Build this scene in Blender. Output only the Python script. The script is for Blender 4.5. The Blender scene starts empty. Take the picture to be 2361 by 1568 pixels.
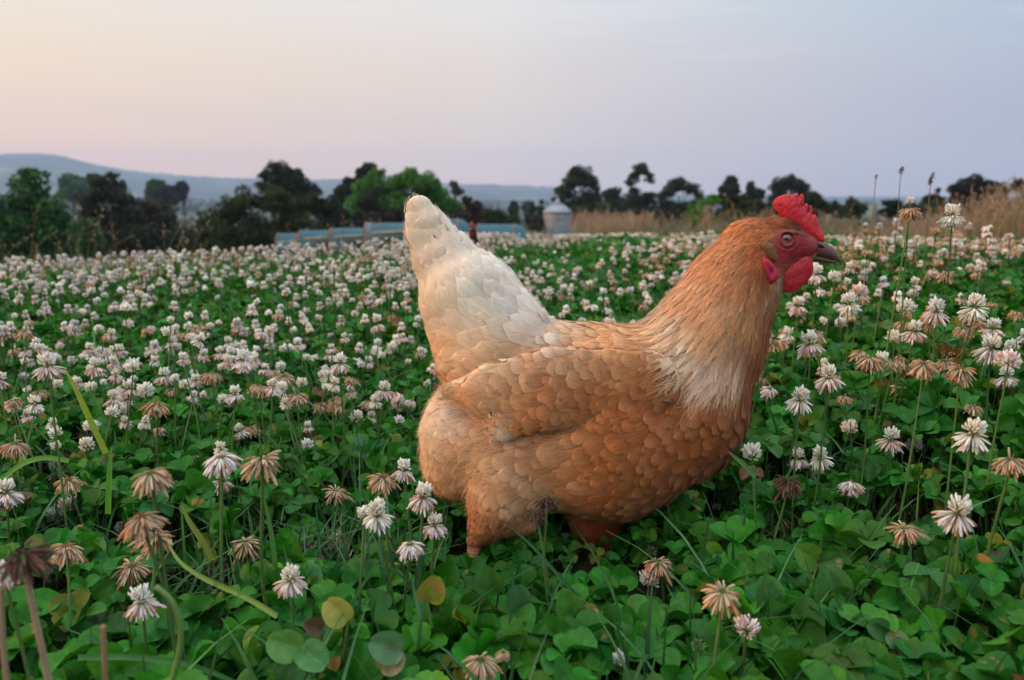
import bpy, math, random
import numpy as np
from mathutils import Vector, Matrix

# ------------------------------------------------------------------ camera, sky, sun, exposure
S = bpy.context.scene
R = math.radians
COL = S.collection
W0, H0, F0, HOR = 2361.0, 1568.0, 1837.0, 453.0       # photo plan in pixels: width, height, focal length, eye level
CAMH = 0.393
PITCH = math.atan((H0 / 2 - HOR) / F0)
cd = bpy.data.cameras.new("camera"); cam = bpy.data.objects.new("camera", cd); COL.objects.link(cam)
cam.location = (0, 0, CAMH); cam.rotation_euler = (math.pi / 2 - PITCH, 0, 0)
cd.sensor_width = 36.0; cd.lens = F0 / W0 * 36.0
cd.clip_start = 0.02; cd.clip_end = 60000
cd.dof.use_dof = True; cd.dof.focus_distance = 0.80; cd.dof.aperture_fstop = 7.0
S.camera = cam
S.view_settings.view_transform = 'Standard'; S.view_settings.look = 'None'
S.view_settings.exposure = 0.0; S.view_settings.gamma = 1.0
S.render.engine = 'CYCLES'
cy = S.cycles
cy.max_bounces = 7; cy.diffuse_bounces = 3; cy.glossy_bounces = 2; cy.transmission_bounces = 3
cy.transparent_max_bounces = 40; cy.volume_bounces = 3
cy.use_denoising = True; cy.caustics_reflective = False; cy.caustics_refractive = False
cy.sample_clamp_indirect = 6.0

def lin(r, g, b):
    f = lambda c: (c / 12.92) if c <= 0.04045 else ((c + 0.055) / 1.055) ** 2.4
    return (f(r / 255.0), f(g / 255.0), f(b / 255.0))

SUN_AZ, SUN_EL = R(186), R(7.0)                 # direction towards the sun: from the left, a touch in front, very low
wd = bpy.data.worlds.new("World"); S.world = wd; wd.use_nodes = True
nt = wd.node_tree; nt.nodes.clear()
def N(nt, t, **kw):
    n = nt.nodes.new(t)
    for k, v in kw.items(): setattr(n, k, v)
    return n
L = lambda nt, a, b: nt.links.new(a, b)
out = N(nt, 'ShaderNodeOutputWorld'); bg = N(nt, 'ShaderNodeBackground'); bg2 = N(nt, 'ShaderNodeBackground'); add = N(nt, 'ShaderNodeAddShader')
sky = N(nt, 'ShaderNodeTexSky', sky_type='NISHITA', sun_disc=False)
sky.sun_elevation = SUN_EL; sky.sun_rotation = math.pi / 2 - SUN_AZ
L(nt, sky.outputs[0], bg2.inputs[0]); bg2.inputs[1].default_value = 0.05
tc = N(nt, 'ShaderNodeTexCoord'); sp = N(nt, 'ShaderNodeSeparateXYZ'); L(nt, tc.outputs['Generated'], sp.inputs[0])
def ramp(nt, fac, stops, interp='EASE'):
    r = N(nt, 'ShaderNodeValToRGB'); r.color_ramp.interpolation = interp
    e = r.color_ramp.elements
    while len(e) < len(stops): e.new(0.5)
    for k, (p, c) in enumerate(stops):
        e[k].position = p; e[k].color = (*c[:3], 1)
    L(nt, fac, r.inputs[0]); return r
SKYZ = [0.0, 0.04, 0.09, 0.15, 0.22, 0.30, 0.55, 1.0]
SKYTAB = [  # linear sky radiance by height (rows of SKYZ) for the left, middle and right of the view
#TAB
    [(1.721, 0.827, 0.331), (1.721, 0.827, 0.331), (1.149, 0.685, 0.413), (1.070, 0.745, 0.442), (0.976, 0.817, 0.641), (0.967, 0.814, 0.647), (0.863, 0.784, 0.708), (0.863, 0.784, 0.708)],
    [(1.121, 0.786, 0.679), (1.109, 0.774, 0.589), (0.853, 0.682, 0.555), (0.826, 0.684, 0.594), (0.839, 0.783, 0.726), (0.833, 0.781, 0.729), (0.761, 0.761, 0.768), (0.761, 0.761, 0.768)],
    [(0.325, 0.322, 0.390), (0.311, 0.294, 0.387), (0.296, 0.275, 0.457), (0.343, 0.376, 0.515), (0.329, 0.458, 0.579), (0.341, 0.467, 0.589), (0.479, 0.578, 0.701), (0.479, 0.578, 0.701)],
#END
]
def sramp(i): return ramp(nt, sp.outputs[2], [(z, [min(c / 4.0, 1) for c in row]) for z, row in zip(SKYZ, SKYTAB[i])], 'LINEAR')
lo, mi, hi = sramp(0), sramp(1), sramp(2)
def mixc(nt, f, a, b):
    m = N(nt, 'ShaderNodeMix', data_type='RGBA'); L(nt, f, m.inputs[0]); L(nt, a, m.inputs[6]); L(nt, b, m.inputs[7]); return m.outputs[2]
def mrange(nt, v, a, b, c=0.0, d=1.0, smooth=False):
    m = N(nt, 'ShaderNodeMapRange'); m.clamp = True
    if smooth: m.interpolation_type = 'SMOOTHSTEP'
    L(nt, v, m.inputs[0]); m.inputs[1].default_value = a; m.inputs[2].default_value = b; m.inputs[3].default_value = c; m.inputs[4].default_value = d
    return m.outputs[0]
c1 = mixc(nt, mrange(nt, sp.outputs[0], -0.62, 0.02, smooth=False), lo.outputs[0], mi.outputs[0])
c2 = mixc(nt, mrange(nt, sp.outputs[0], -0.02, 0.58, smooth=False), c1, hi.outputs[0])
# a few faint pink streaks of high cloud
mp = N(nt, 'ShaderNodeMapping'); L(nt, tc.outputs['Generated'], mp.inputs[0]); mp.inputs['Scale'].default_value = (2.2, 1.0, 22.0); mp.inputs['Rotation'].default_value = (0, R(-6), 0)
nz = N(nt, 'ShaderNodeTexNoise'); nz.inputs['Scale'].default_value = 2.6; nz.inputs['Detail'].default_value = 4.0; L(nt, mp.outputs[0], nz.inputs[0])
cm = mrange(nt, nz.outputs[0], 0.52, 0.75, 0.0, 0.22, True)
hm = mrange(nt, sp.outputs[2], 0.10, 0.20, 0.0, 1.0, True)
mm = N(nt, 'ShaderNodeMath', operation='MULTIPLY'); L(nt, cm, mm.inputs[0]); L(nt, hm, mm.inputs[1])
rgb = N(nt, 'ShaderNodeRGB'); rgb.outputs[0].default_value = (*[c / 4 * 1.1 for c in lin(236, 218, 222)], 1)
c3 = mixc(nt, mm.outputs[0], c2, rgb.outputs[0])
# overhead and behind the camera unseen sky is boosted as added fill light
bk1 = mrange(nt, sp.outputs[1], 0.30, -0.5, 0.0, 0.15, True); bk2 = mrange(nt, sp.outputs[2], 0.30, 0.8, 0.0, 1.8, True)
bk = N(nt, 'ShaderNodeMath', operation='MAXIMUM'); L(nt, bk1, bk.inputs[0]); L(nt, bk2, bk.inputs[1])
bs = N(nt, 'ShaderNodeMath', operation='ADD'); L(nt, bk.outputs[0], bs.inputs[0]); bs.inputs[1].default_value = 1.0; bq = N(nt, 'ShaderNodeMath', operation='MULTIPLY'); L(nt, bs.outputs[0], bq.inputs[0]); bq.inputs[1].default_value = 4.0; L(nt, bq.outputs[0], bg.inputs[1])
L(nt, c3, bg.inputs[0])
L(nt, bg.outputs[0], add.inputs[0]); L(nt, bg2.outputs[0], add.inputs[1]); L(nt, add.outputs[0], out.inputs[0])

sd = bpy.data.lights.new("sun", 'SUN'); so = bpy.data.objects.new("sun", sd); COL.objects.link(so)
sd.energy = 3.2; sd.angle = R(1.5); sd.color = (1.0, 0.40, 0.15)
SUNV = Vector((math.cos(SUN_AZ) * math.cos(SUN_EL), math.sin(SUN_AZ) * math.cos(SUN_EL), math.sin(SUN_EL)))
so.rotation_euler = SUNV.to_track_quat('Z', 'Y').to_euler(); so.location = (-5, -1, 3)

# ------------------------------------------------------------------ helpers
rng = np.random.default_rng(7); random.seed(7)
CP, SP = math.cos(PITCH), math.sin(PITCH)
def P(u, v, y):
    """world point at depth y (metres in front of the camera) that the photo shows at plan pixel (u, v); arrays allowed"""
    a = (np.asarray(u, float) - W0 / 2) / F0; b = -(np.asarray(v, float) - H0 / 2) / F0
    dy = CP + b * SP; dz = -SP + b * CP; t = y / dy
    return np.stack(np.broadcast_arrays(a * t, y + 0 * t, CAMH + dz * t), -1)
def proj(p):
    p = np.asarray(p, float); x, y, z = p[..., 0], p[..., 1], p[..., 2] - CAMH
    d = y * CP - z * SP; up = y * SP + z * CP
    return W0 / 2 + F0 * x / d, H0 / 2 - F0 * up / d
_prf = np.array([(0, 0), (0.75, 0), (1.5, 0.02), (2.6, 0.035), (4, 0.03), (5.5, -0.03), (8, -0.20), (12, -0.5), (26, -1.5), (60, -3.2), (90, -4.2), (130, -6), (300, -20), (900, -26), (2500, -26), (20000, -26), (30000, -26)], float)
def _vn(x, y, s, seed=0):
    """cheap smooth value noise made of a few sines"""
    r = np.random.default_rng(seed); t = 0
    for k in range(6):
        a = r.uniform(0, 6.28); f = s * r.uniform(0.6, 1.9); t = t + np.sin((x * math.cos(a) + y * math.sin(a)) * f + r.uniform(0, 6.28))
    return t / 6
HK = np.array([(-1400, 300), (-300, 345), (0, 362), (60, 357), (150, 358), (250, 384), (300, 394), (420, 408), (560, 416), (700, 419), (900, 420), (1080, 429), (1200, 431), (1300, 436), (1500, 447), (1700, 453), (3500, 456)], float)
def gh(x, y):
    x = np.asarray(x, float); y = np.asarray(y, float); r = np.hypot(x, y)
    az = np.arctan2(x, np.maximum(y, 1e-6) + 0 * x)
    s = np.interp(r, _prf[:, 0], _prf[:, 1])
    left = np.clip((-az - 0.08) / 0.4, 0, 1)                    # the field ends sooner on the left
    s = s - left * np.clip(r - 3.0, 0, 8) * 0.07 * np.clip(1 - (r - 60) / 60, 0, 1)
    s = s + 0.05 * np.clip((x - 0.25) / 0.6, 0, 1) * np.clip((4 - r) / 2, 0, 1)
    s = s + 0.012 * _vn(x, y, 5.0, 3) * np.clip(r - 0.9, 0, 1) * np.clip((30 - r) / 10, 0, 1)
    s = s + 1.2 * _vn(x, y, 0.02, 5) * np.clip((r - 120) / 200, 0, 1) + 4.0 * _vn(x, y, 0.004, 6) * np.clip((r - 500) / 800, 0, 1)
    u = W0 / 2 + F0 * np.tan(np.clip(az, -1.3, 1.3))
    top = (HOR - np.interp(u, HK[:, 0], HK[:, 1])) / F0 * 6500 * np.cos(np.clip(az, -1.3, 1.3)) / 1.033   # crest height of the far hills above the eye
    fl = np.clip((top + 26) / 26, 0, 1)
    g = np.clip((r - 3000) / 3500, 0, 1); g = g * g * (3 - 2 * g); g = g * 1.0
    s = s + g * fl * (top + 26 + 9 * _vn(x, y, 0.006, 9) + 5 * _vn(x, y, 0.03, 10))
    g2 = np.exp(-((r - 2600) / 700) ** 2) * np.clip((700 - u) / 900, 0, 1)
    return s + g2 * (38 + 10 * _vn(x, y, 0.006, 12))

def tag(o, label=None, cat=None, group=None, kind=None):
    if label: o['label'] = label
    if cat: o['category'] = cat
    if group: o['group'] = group
    if kind: o['kind'] = kind
    return o
def empty(name, loc, rz=0.0):
    o = bpy.data.objects.new(name, None); COL.objects.link(o); o.location = [float(v) for v in loc]; o.rotation_euler = (0, 0, rz)
    o.empty_display_size = 0.02; return o
def mesh(name, V, F, mat=None, parent=None, col=None, uv=None, smooth=True, origin=None):
    """V (n,3); F (m,k) array or list of arrays of differing k; col (n,3) per point; uv (n,2) per point. World coordinates unless origin is given"""
    V = np.asarray(V, float)
    if parent is not None and origin is None: origin = parent.location
    if origin is not None: V = V - np.array(origin)[None]
    me = bpy.data.meshes.new(name); Fs = F if isinstance(F, list) else [F]
    Fs = [np.asarray(f, np.int32) for f in Fs if len(f)]
    me.vertices.add(len(V)); me.vertices.foreach_set('co', V.astype(np.float32).ravel())
    idx = np.concatenate([f.ravel() for f in Fs]); tot = np.concatenate([np.full(len(f), f.shape[1], np.int32) for f in Fs])
    me.loops.add(len(idx)); me.loops.foreach_set('vertex_index', idx)
    me.polygons.add(len(tot)); st = np.concatenate([[0], np.cumsum(tot)[:-1]]).astype(np.int32)
    me.polygons.foreach_set('loop_start', st); me.polygons.foreach_set('loop_total', tot)
    me.polygons.foreach_set('use_smooth', np.full(len(tot), smooth))
    if col is not None:
        a = me.color_attributes.new('Col', 'FLOAT_COLOR', 'POINT'); c = np.ones((len(V), 4), np.float32); c[:, :3] = col; a.data.foreach_set('color', c.ravel())
    if uv is not None:
        u = me.uv_layers.new(name='UV'); u.data.foreach_set('uv', np.asarray(uv, np.float32)[idx].ravel())
    me.update(calc_edges=True); me.validate()
    if mat: me.materials.append(mat)
    o = bpy.data.objects.new(name, me); COL.objects.link(o)
    if parent is not None: o.parent = parent
    elif origin is not None: o.location = [float(q) for q in origin]
    return o
def grid_faces(nu, nv, cu=False):
    i, j = np.meshgrid(np.arange(nu - (0 if cu else 1)), np.arange(nv - 1), indexing='ij'); i = i.ravel(); j = j.ravel(); i2 = (i + 1) % nu
    return np.stack([i * nv + j, i2 * nv + j, i2 * nv + j + 1, i * nv + j + 1], 1)
def tube(pts, rad, n=8, sy=1.0, cap=True):
    """rings around a polyline; returns V, list of faces"""
    pts = np.asarray(pts, float); m = len(pts); rad = np.broadcast_to(np.asarray(rad, float), (m,))
    T = np.gradient(pts, axis=0); T /= np.linalg.norm(T, axis=1)[:, None] + 1e-12
    ref = np.array([0, 1.0, 0]) if abs(T[:, 1]).mean() < 0.8 else np.array([1.0, 0, 0])
    A = np.cross(T, ref); A /= np.linalg.norm(A, axis=1)[:, None] + 1e-12; B = np.cross(T, A)
    a = np.linspace(0, 2 * np.pi, n, endpoint=False)
    V = pts[None] + (np.cos(a)[:, None, None] * A[None] + sy * np.sin(a)[:, None, None] * B[None]) * rad[None, :, None]
    V = V.reshape(-1, 3); F = [grid_faces(n, m, True)[:, ::-1]]
    if cap: F += [np.array([np.arange(n) * m]), np.array([np.arange(n)[::-1] * m + m - 1])]
    return V, F
def join(parts):
    """parts: list of (V, F or [F..], col or None) -> V, [F..], col"""
    Vs, Fs, Cs, o = [], {}, [], 0
    for p in parts:
        V, F = p[0], p[1]; Vs.append(V)
        for f in (F if isinstance(F, list) else [F]):
            if len(f): Fs.setdefault(np.asarray(f).shape[1], []).append(np.asarray(f) + o)
        if len(p) > 2 and p[2] is not None: Cs.append(np.broadcast_to(np.asarray(p[2], float), (len(V), 3)))
        o += len(V)
    return np.concatenate(Vs), [np.concatenate(f) for f in Fs.values()], (np.concatenate(Cs) if Cs else None)
def box(c, s, rz=0.0):
    x = np.array([[i, j, k] for i in (-.5, .5) for j in (-.5, .5) for k in (-.5, .5)]) * np.array(s)
    q = np.array([[math.cos(rz), -math.sin(rz), 0], [math.sin(rz), math.cos(rz), 0], [0, 0, 1]])
    return x @ q.T + np.array(c), np.array([[0, 1, 3, 2], [4, 6, 7, 5], [0, 4, 5, 1], [2, 3, 7, 6], [0, 2, 6, 4], [1, 5, 7, 3]])
def inst(pv, pf, M, T):
    """copies of a template: pv (n,3), pf (m,k), M (c,3,3), T (c,3) -> V, F"""
    c = len(T); V = np.einsum('cij,nj->cni', M, pv) + T[:, None]; F = pf[None] + (np.arange(c) * len(pv))[:, None, None]
    return V.reshape(-1, 3), F.reshape(-1, pf.shape[1])
def frames(d, up):
    """matrices whose columns are side, d, normal (~up)"""
    d = d / np.linalg.norm(d, axis=-1, keepdims=True); s = np.cross(d, up); s /= np.linalg.norm(s, axis=-1, keepdims=True) + 1e-9
    n = np.cross(s, d); return np.stack([s, d, n], -1)

# ------------------------------------------------------------------ materials
def mat(name, color=None, rough=0.6, attr=False, var=0.0, vscale=20.0, transl=0.0, tcol=None, spec=0.5, bump=0.0, bscale=60.0, metal=0.0, sub=0.0, coat=0.0, vstretch=None):
    m = bpy.data.materials.new(name); m.use_nodes = True; t = m.node_tree; t.nodes.clear()
    o = N(t, 'ShaderNodeOutputMaterial'); b = N(t, 'ShaderNodeBsdfPrincipled')
    b.inputs['Roughness'].default_value = rough; b.inputs['Specular IOR Level'].default_value = spec; b.inputs['Metallic'].default_value = metal
    b.inputs['Coat Weight'].default_value = coat
    if attr:
        c = N(t, 'ShaderNodeAttribute'); c.attribute_name = 'Col'; cs = c.outputs[0]
    else:
        c = N(t, 'ShaderNodeRGB'); c.outputs[0].default_value = (*color, 1); cs = c.outputs[0]
    tx = N(t, 'ShaderNodeTexCoord'); pos = tx.outputs['Object']
    if vstretch:
        mpn = N(t, 'ShaderNodeMapping'); mpn.inputs['Scale'].default_value = vstretch; L(t, pos, mpn.inputs[0]); pos = mpn.outputs[0]
    if var:
        n = N(t, 'ShaderNodeTexNoise'); n.inputs['Scale'].default_value = vscale; n.inputs['Detail'].default_value = 5; L(t, pos, n.inputs[0])
        f = mrange(t, n.outputs[0], 0.3, 0.7, 1 - var, 1 + var)
        v = N(t, 'ShaderNodeVectorMath', operation='SCALE'); L(t, cs, v.inputs[0]); L(t, f, v.inputs[3]); cs = v.outputs[0]
    L(t, cs, b.inputs['Base Color'])
    if sub: b.inputs['Subsurface Weight'].default_value = sub; b.inputs['Subsurface Radius'].default_value = (0.004, 0.0012, 0.0008); b.inputs['Subsurface Scale'].default_value = 1.0
    if bump:
        n = N(t, 'ShaderNodeTexNoise'); n.inputs['Scale'].default_value = bscale; n.inputs['Detail'].default_value = 4; L(t, pos, n.inputs[0])
        bp = N(t, 'ShaderNodeBump'); bp.inputs['Strength'].default_value = bump; bp.inputs['Distance'].default_value = 1.0 / bscale * 0.3; L(t, n.outputs[0], bp.inputs['Height']); L(t, bp.outputs[0], b.inputs['Normal'])
    sh = b.outputs[0]
    if transl:
        tr = N(t, 'ShaderNodeBsdfTranslucent'); mx = N(t, 'ShaderNodeMixShader'); mx.inputs[0].default_value = transl
        v = N(t, 'ShaderNodeVectorMath', operation='MULTIPLY'); L(t, cs, v.inputs[0]); v.inputs[1].default_value = tcol or (1, 1, 1); L(t, v.outputs[0], tr.inputs[0])
        L(t, sh, mx.inputs[1]); L(t, tr.outputs[0], mx.inputs[2]); sh = mx.outputs[0]
    L(t, sh, o.inputs[0]); return m
# ------------------------------------------------------------------ the ground: one sheet from underfoot to the horizon, hills included
def build_ground():
    az = np.linspace(-math.pi, math.pi, 721)[:-1]; az = np.sign(az) * np.abs(az / math.pi) ** 1.35 * math.pi
    rr = np.concatenate([np.linspace(0.02, 3, 60), np.geomspace(3.08, 300, 110), np.geomspace(306, 7400, 140)])
    A, Rr = np.meshgrid(az, rr, indexing='ij'); x = np.sin(A) * Rr; y = np.cos(A) * Rr
    u = x.ravel(); v = y.ravel(); back = v < 0
    z = gh(u, v); z[back] = gh(u[back], -v[back])
    V = np.stack([u, v, z], 1); F = grid_faces(len(az), len(rr), True)
    n = len(rr); cap = np.array([np.arange(len(az)) * n])
    m = bpy.data.materials.new("ground_earth"); m.use_nodes = True; t = m.node_tree; b = t.nodes['Principled BSDF']; b.inputs['Roughness'].default_value = 1; b.inputs['Specular IOR Level'].default_value = 0.1
    g = N(t, 'ShaderNodeNewGeometry'); ln = N(t, 'ShaderNodeVectorMath', operation='LENGTH'); L(t, g.outputs['Position'], ln.inputs[0])
    def nzz(s, d=5):
        n = N(t, 'ShaderNodeTexNoise'); n.inputs['Scale'].default_value = s; n.inputs['Detail'].default_value = d; L(t, g.outputs['Position'], n.inputs[0]); return n.outputs[0]
    near = ramp(t, nzz(14), [(0.35, (0.012, 0.012, 0.007)), (0.6, (0.03, 0.026, 0.014)), (0.75, (0.05, 0.04, 0.022))])
    mid = ramp(t, nzz(0.05), [(0.35, (0.05, 0.075, 0.03)), (0.52, (0.10, 0.12, 0.055)), (0.7, (0.17, 0.15, 0.08))])
    far = ramp(t, nzz(0.0024, 8), [(0.40, (0.015, 0.028, 0.014)), (0.52, (0.03, 0.05, 0.022)), (0.60, (0.09, 0.12, 0.05)), (0.7, (0.20, 0.19, 0.10))])
    c = mixc(t, mrange(t, ln.outputs['Value'], 5, 9), near.outputs[0], mid.outputs[0])
    c = mixc(t, mrange(t, ln.outputs['Value'], 300, 900), c, far.outputs[0])
    L(t, c, b.inputs['Base Color'])
    return tag(mesh("ground", V, [F, cap], m), kind='structure')
build_ground()

# ------------------------------------------------------------------ trees
LEAF = mat("tree_leaf", attr=True, rough=0.75, transl=0.25, spec=0.2)
BARK = mat("tree_bark", color=(0.08, 0.065, 0.055), rough=0.9, var=0.35, vscale=3, bump=0.5, bscale=8)
def sub_lobes(lobes, k, fr, r):
    o = []
    for (x, y, z, a, b, c) in lobes:
        n = max(3, int(k * max(a, c) ** 0.3 * 1.0))
        d = r.normal(size=(n, 3)); d /= np.linalg.norm(d, axis=1)[:, None]
        q = r.uniform(0.25, 0.85, n)[:, None]
        s = fr * r.uniform(0.75, 1.35, n); m = (a * b * c) ** (1 / 3)
        for i in range(n): o.append((x + d[i, 0] * a * q[i, 0], y + d[i, 1] * b * q[i, 0], z + d[i, 2] * c * q[i, 0], m * s[i] * 1.15, m * s[i] * 1.15, m * s[i] * .9))
    return o
def tree(name, label, depth, lobes, color, n=3500, leaf=0.05, k=14, fr=0.36, base=None, trunk=0.03, cat='tree', group=None, var=0.5, ground_u=None, bark=BARK, flat=0.8, limbs=6, seed=None, crown='crown', stem='trunk', u_skirt=True):
    """lobes: (u, v, ru, rv) in plan pixels at this depth; sizes in metres follow from the depth"""
    r = np.random.default_rng(seed if seed is not None else int(depth * 10 + lobes[0][0]))
    px = depth / F0
    L3 = []
    if depth < 66 and u_skirt: lobes = lobes + [(a_, 580, c_, 42) for a_, b_, c_, d_ in lobes if b_ > 478] + [(a_ + 12, 545, c_, 30) for a_, b_, c_, d_ in lobes if b_ > 490]
    for (u, v, ru, rv) in lobes:
        if 90 < depth < 125: ru, rv = ru * 1.12, rv * 1.12
        p = P(u, v, depth); L3.append((p[0], p[1] + r.uniform(-.2, .2) * ru * px, p[2], ru * px, ru * px * flat, rv * px))
    ux = ground_u if ground_u is not None else lobes[0][0]
    g = P(ux, 500, depth); gx, gy = g[0], g[1]; gz = float(gh(gx, gy)) if base is None else base
    root = empty(name, (gx, gy, gz)); tag(root, label, cat, group)
    SL = sub_lobes(L3, k, fr, r)
    w = np.array([(a * c) for (_, _, _, a, _, c) in SL]); w /= w.sum(); cnt = r.multinomial(n, w)
    Vc, Cc = [], []
    col = np.array(color)
    for (x, y, z, a, b, c), m in zip(SL, cnt):
        if m == 0: continue
        d = r.normal(size=(m, 3)); d /= np.linalg.norm(d, axis=1)[:, None]
        q = r.uniform(0.55, 1.08, m)[:, None] ** 0.8
        Vc.append(np.array([x, y, z]) + d * q * np.array([a, b, c]))
        lc = col * r.uniform(1 - var, 1 + var) * np.array([r.uniform(.85, 1.2), 1, r.uniform(.85, 1.15)])
        Cc.append(lc[None] * r.uniform(0.7, 1.3, m)[:, None])
    T = np.concatenate(Vc); Cl = np.concatenate(Cc); m = len(T)
    H = max(l[2] + l[5] for l in L3) - gz
    s = leaf * 1.35 * H * r.uniform(0.55, 1.3, m)
    d = r.normal(size=(m, 3)); up = r.normal(size=(m, 3)); M = frames(d, up) * s[:, None, None]
    pv = np.array([[-.32, -.5, 0], [.32, -.5, 0.1], [.45, 0.1, -.05], [0, .6, 0.1], [-.45, 0.1, .0]]) ; pf = np.array([[0, 1, 2, 3, 4]])
    V, F = inst(pv, pf, M, T)
    mesh(crown, V, F, LEAF, root, col=np.repeat(Cl, 5, 0), smooth=False)
    if trunk:
        parts = []; top = np.array([np.mean([l[0] for l in L3]), gy, np.mean([l[2] for l in L3])]); base_p = np.array([gx, gy, gz - 0.3])
        tr = trunk * H
        mid = base_p * 0.45 + top * 0.55; mid[0] += r.uniform(-.03, .03) * H
        parts.append(tube([base_p, base_p * .7 + mid * .3, mid, top], [tr, tr * .8, tr * .55, tr * .25], 8))
        order = r.permutation(len(SL))[:limbs]
        for i in order:
            e = np.array(SL[i][:3]); s0 = mid * r.uniform(.4, 1) + top * 0; s0 = mid + (top - mid) * r.uniform(0, .5)
            parts.append(tube([s0, (s0 + e) / 2 + r.normal(size=3) * .02 * H, e], [tr * .35, tr * .22, tr * .08], 5))
        V, F, _ = join(parts); mesh(stem, V, F, bark, root)
    return root
G_BRIGHT, G_MID, G_DARK, G_OLIVE, G_BROWN, G_BLUE = (0.055, 0.17, 0.022), (0.03, 0.10, 0.026), (0.023, 0.040, 0.019), (0.036, 0.052, 0.018), (0.036, 0.042, 0.024), (0.014, 0.022, 0.017)
PALE = mat("pale_bark", color=(0.42, 0.36, 0.30), rough=0.8, var=0.25, vscale=2)
def bush(name, label, depth, lobes, color, **kw):
    kw.setdefault('cat', 'bush'); kw.setdefault('crown', 'foliage'); kw.setdefault('stem', 'stem'); kw.setdefault('trunk', 0.02); kw.setdefault('n', 2200)
    return tree(name, label, depth, lobes, color, **kw)

# (the left edge to the hen's tail)
tree("broadleaf_tree", "big bushy mid-green tree with rounded billowing clumps at the photo's left edge", 46, [(20, 500, 75, 75), (75, 440, 62, 52), (125, 500, 55, 68), (60, 550, 90, 60), (-50, 460, 60, 70), (150, 550, 40, 40), (60, 400, 34, 16)], G_MID, n=24000, leaf=0.022, k=28, fr=0.26, trunk=0.03)
bush("bush", "low mid-green bush with two rounded tops beside the big billowing tree", 43, [(187, 520, 22, 26), (214, 513, 18, 20), (195, 550, 30, 26)], G_MID, leaf=0.035, k=14)
tree("brown_tree", "broad dull brown-green tree with a pointed top, tallest between the billowing tree and the valley", 58, [(250, 440, 52, 42), (215, 480, 42, 52), (280, 490, 50, 60), (258, 405, 20, 13), (225, 540, 50, 40), (300, 540, 40, 40)], G_BROWN, n=18000, leaf=0.022, k=24, fr=0.3, var=.25)
tree("brown_tree", "lower rounded grey-brown tree between the pointed brown tree and the green valley", 62, [(362, 500, 50, 45), (335, 478, 30, 26), (390, 530, 36, 36), (350, 550, 50, 30)], (0.042, 0.043, 0.030), n=15000, leaf=0.026, k=20, fr=0.3, var=.25)
tree("round_tree", "hazy round-topped tree on the far rise behind the big billowing tree", 330, [(166, 424, 32, 20), (180, 440, 40, 18)], G_MID, n=2600, leaf=0.05, group='hazy trees in the valley')
tree("round_tree", "small hazy round tree on the far rise touching the pointed brown tree", 330, [(216, 420, 20, 15), (214, 438, 22, 16)], G_MID, n=1600, leaf=0.05, group='hazy trees in the valley')
tree("round_tree", "hazy green round tree at the top of the valley above the grey-brown tree", 270, [(360, 434, 19, 16), (352, 446, 16, 14)], (0.04, 0.10, 0.03), n=1500, leaf=0.06, group='hazy trees in the valley')
tree("round_tree", "dark dome-shaped tree on the valley side, darkest of the hazy ones", 260, [(388, 446, 22, 18), (390, 458, 20, 16)], G_BLUE, n=1900, leaf=0.06, group='hazy trees in the valley')
tree("round_tree", "narrow dark upright tree on the valley side beside the dark dome-shaped tree", 265, [(421, 432, 9, 12), (419, 445, 10, 13)], G_BLUE, n=1000, leaf=0.06, group='hazy trees in the valley')
tree("gum_tree", "tall dark open-crowned gum tree rising behind the wide dark shrubs", 92, [(640, 392, 32, 17), (625, 412, 30, 14), (672, 408, 36, 20), (700, 425, 24, 14), (722, 440, 18, 14), (610, 432, 24, 12), (660, 440, 50, 20), (690, 470, 40, 30)], G_DARK, n=12000, leaf=0.020, k=16, fr=0.40, bark=PALE, ground_u=660)
bush("shrub", "wide dark olive shrub mass with a stepped top below the tall gum tree", 50, [(520, 490, 52, 42), (480, 520, 40, 36), (580, 472, 56, 42), (640, 462, 52, 36), (675, 490, 50, 50), (560, 540, 90, 36), (650, 540, 60, 30), (468, 548, 26, 20)], G_OLIVE, n=26000, leaf=0.026, k=26, fr=0.30, trunk=0.03)
bush("shrub", "dark rounded shrub between the wide olive shrubs and the bright green tree", 56, [(745, 488, 42, 40), (778, 500, 34, 38), (722, 468, 26, 24), (750, 530, 50, 24)], (0.026, 0.036, 0.015), n=12000, leaf=0.030, k=20, fr=0.3)
tree("gum_tree", "small dark ragged gum tree showing just past the bright green tree's left side", 110, [(805, 415, 15, 10), (792, 438, 18, 18), (812, 432, 10, 14), (780, 460, 20, 20)], G_DARK, n=3600, leaf=0.028, k=13, fr=.42)
tree("gum_tree", "dark leaning gum tree poking up behind the bright green tree", 105, [(853, 384, 15, 11), (846, 402, 20, 14), (838, 420, 24, 20)], G_DARK, n=3800, leaf=0.028, k=14, fr=.42)
tree("bright_tree", "large bright green domed tree standing behind the hen's upright tail", 80, [(858, 432, 50, 34), (965, 418, 62, 33), (912, 430, 50, 30), (1000, 450, 50, 38), (845, 470, 44, 42), (930, 480, 80, 40), (1030, 480, 45, 30), (1000, 505, 60, 20), (870, 400, 24, 14)], G_BRIGHT, n=28000, leaf=0.022, k=28, fr=0.27, var=.3, trunk=0.03)
tree("dark_tree", "dark round tree standing against the bright green domed tree", 72, [(862, 462, 36, 30), (850, 492, 40, 34), (890, 498, 34, 30), (866, 516, 50, 20)], (0.022, 0.032, 0.015), n=6500, leaf=0.03, k=16, fr=.32)
tree("bare_tree", "thin bare grey tree peeking up at the bright green tree's edge", 130, [(1047, 425, 9, 12), (1052, 440, 14, 10)], (0.06, 0.055, 0.05), n=260, leaf=0.05, k=8, limbs=9)
bush("brown_bush", "brown bush between the bright green tree and the blue hut", 70, [(1088, 482, 22, 26), (1076, 468, 14, 15), (1095, 500, 30, 16)], (0.045, 0.032, 0.024), leaf=0.04, n=3200)
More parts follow.
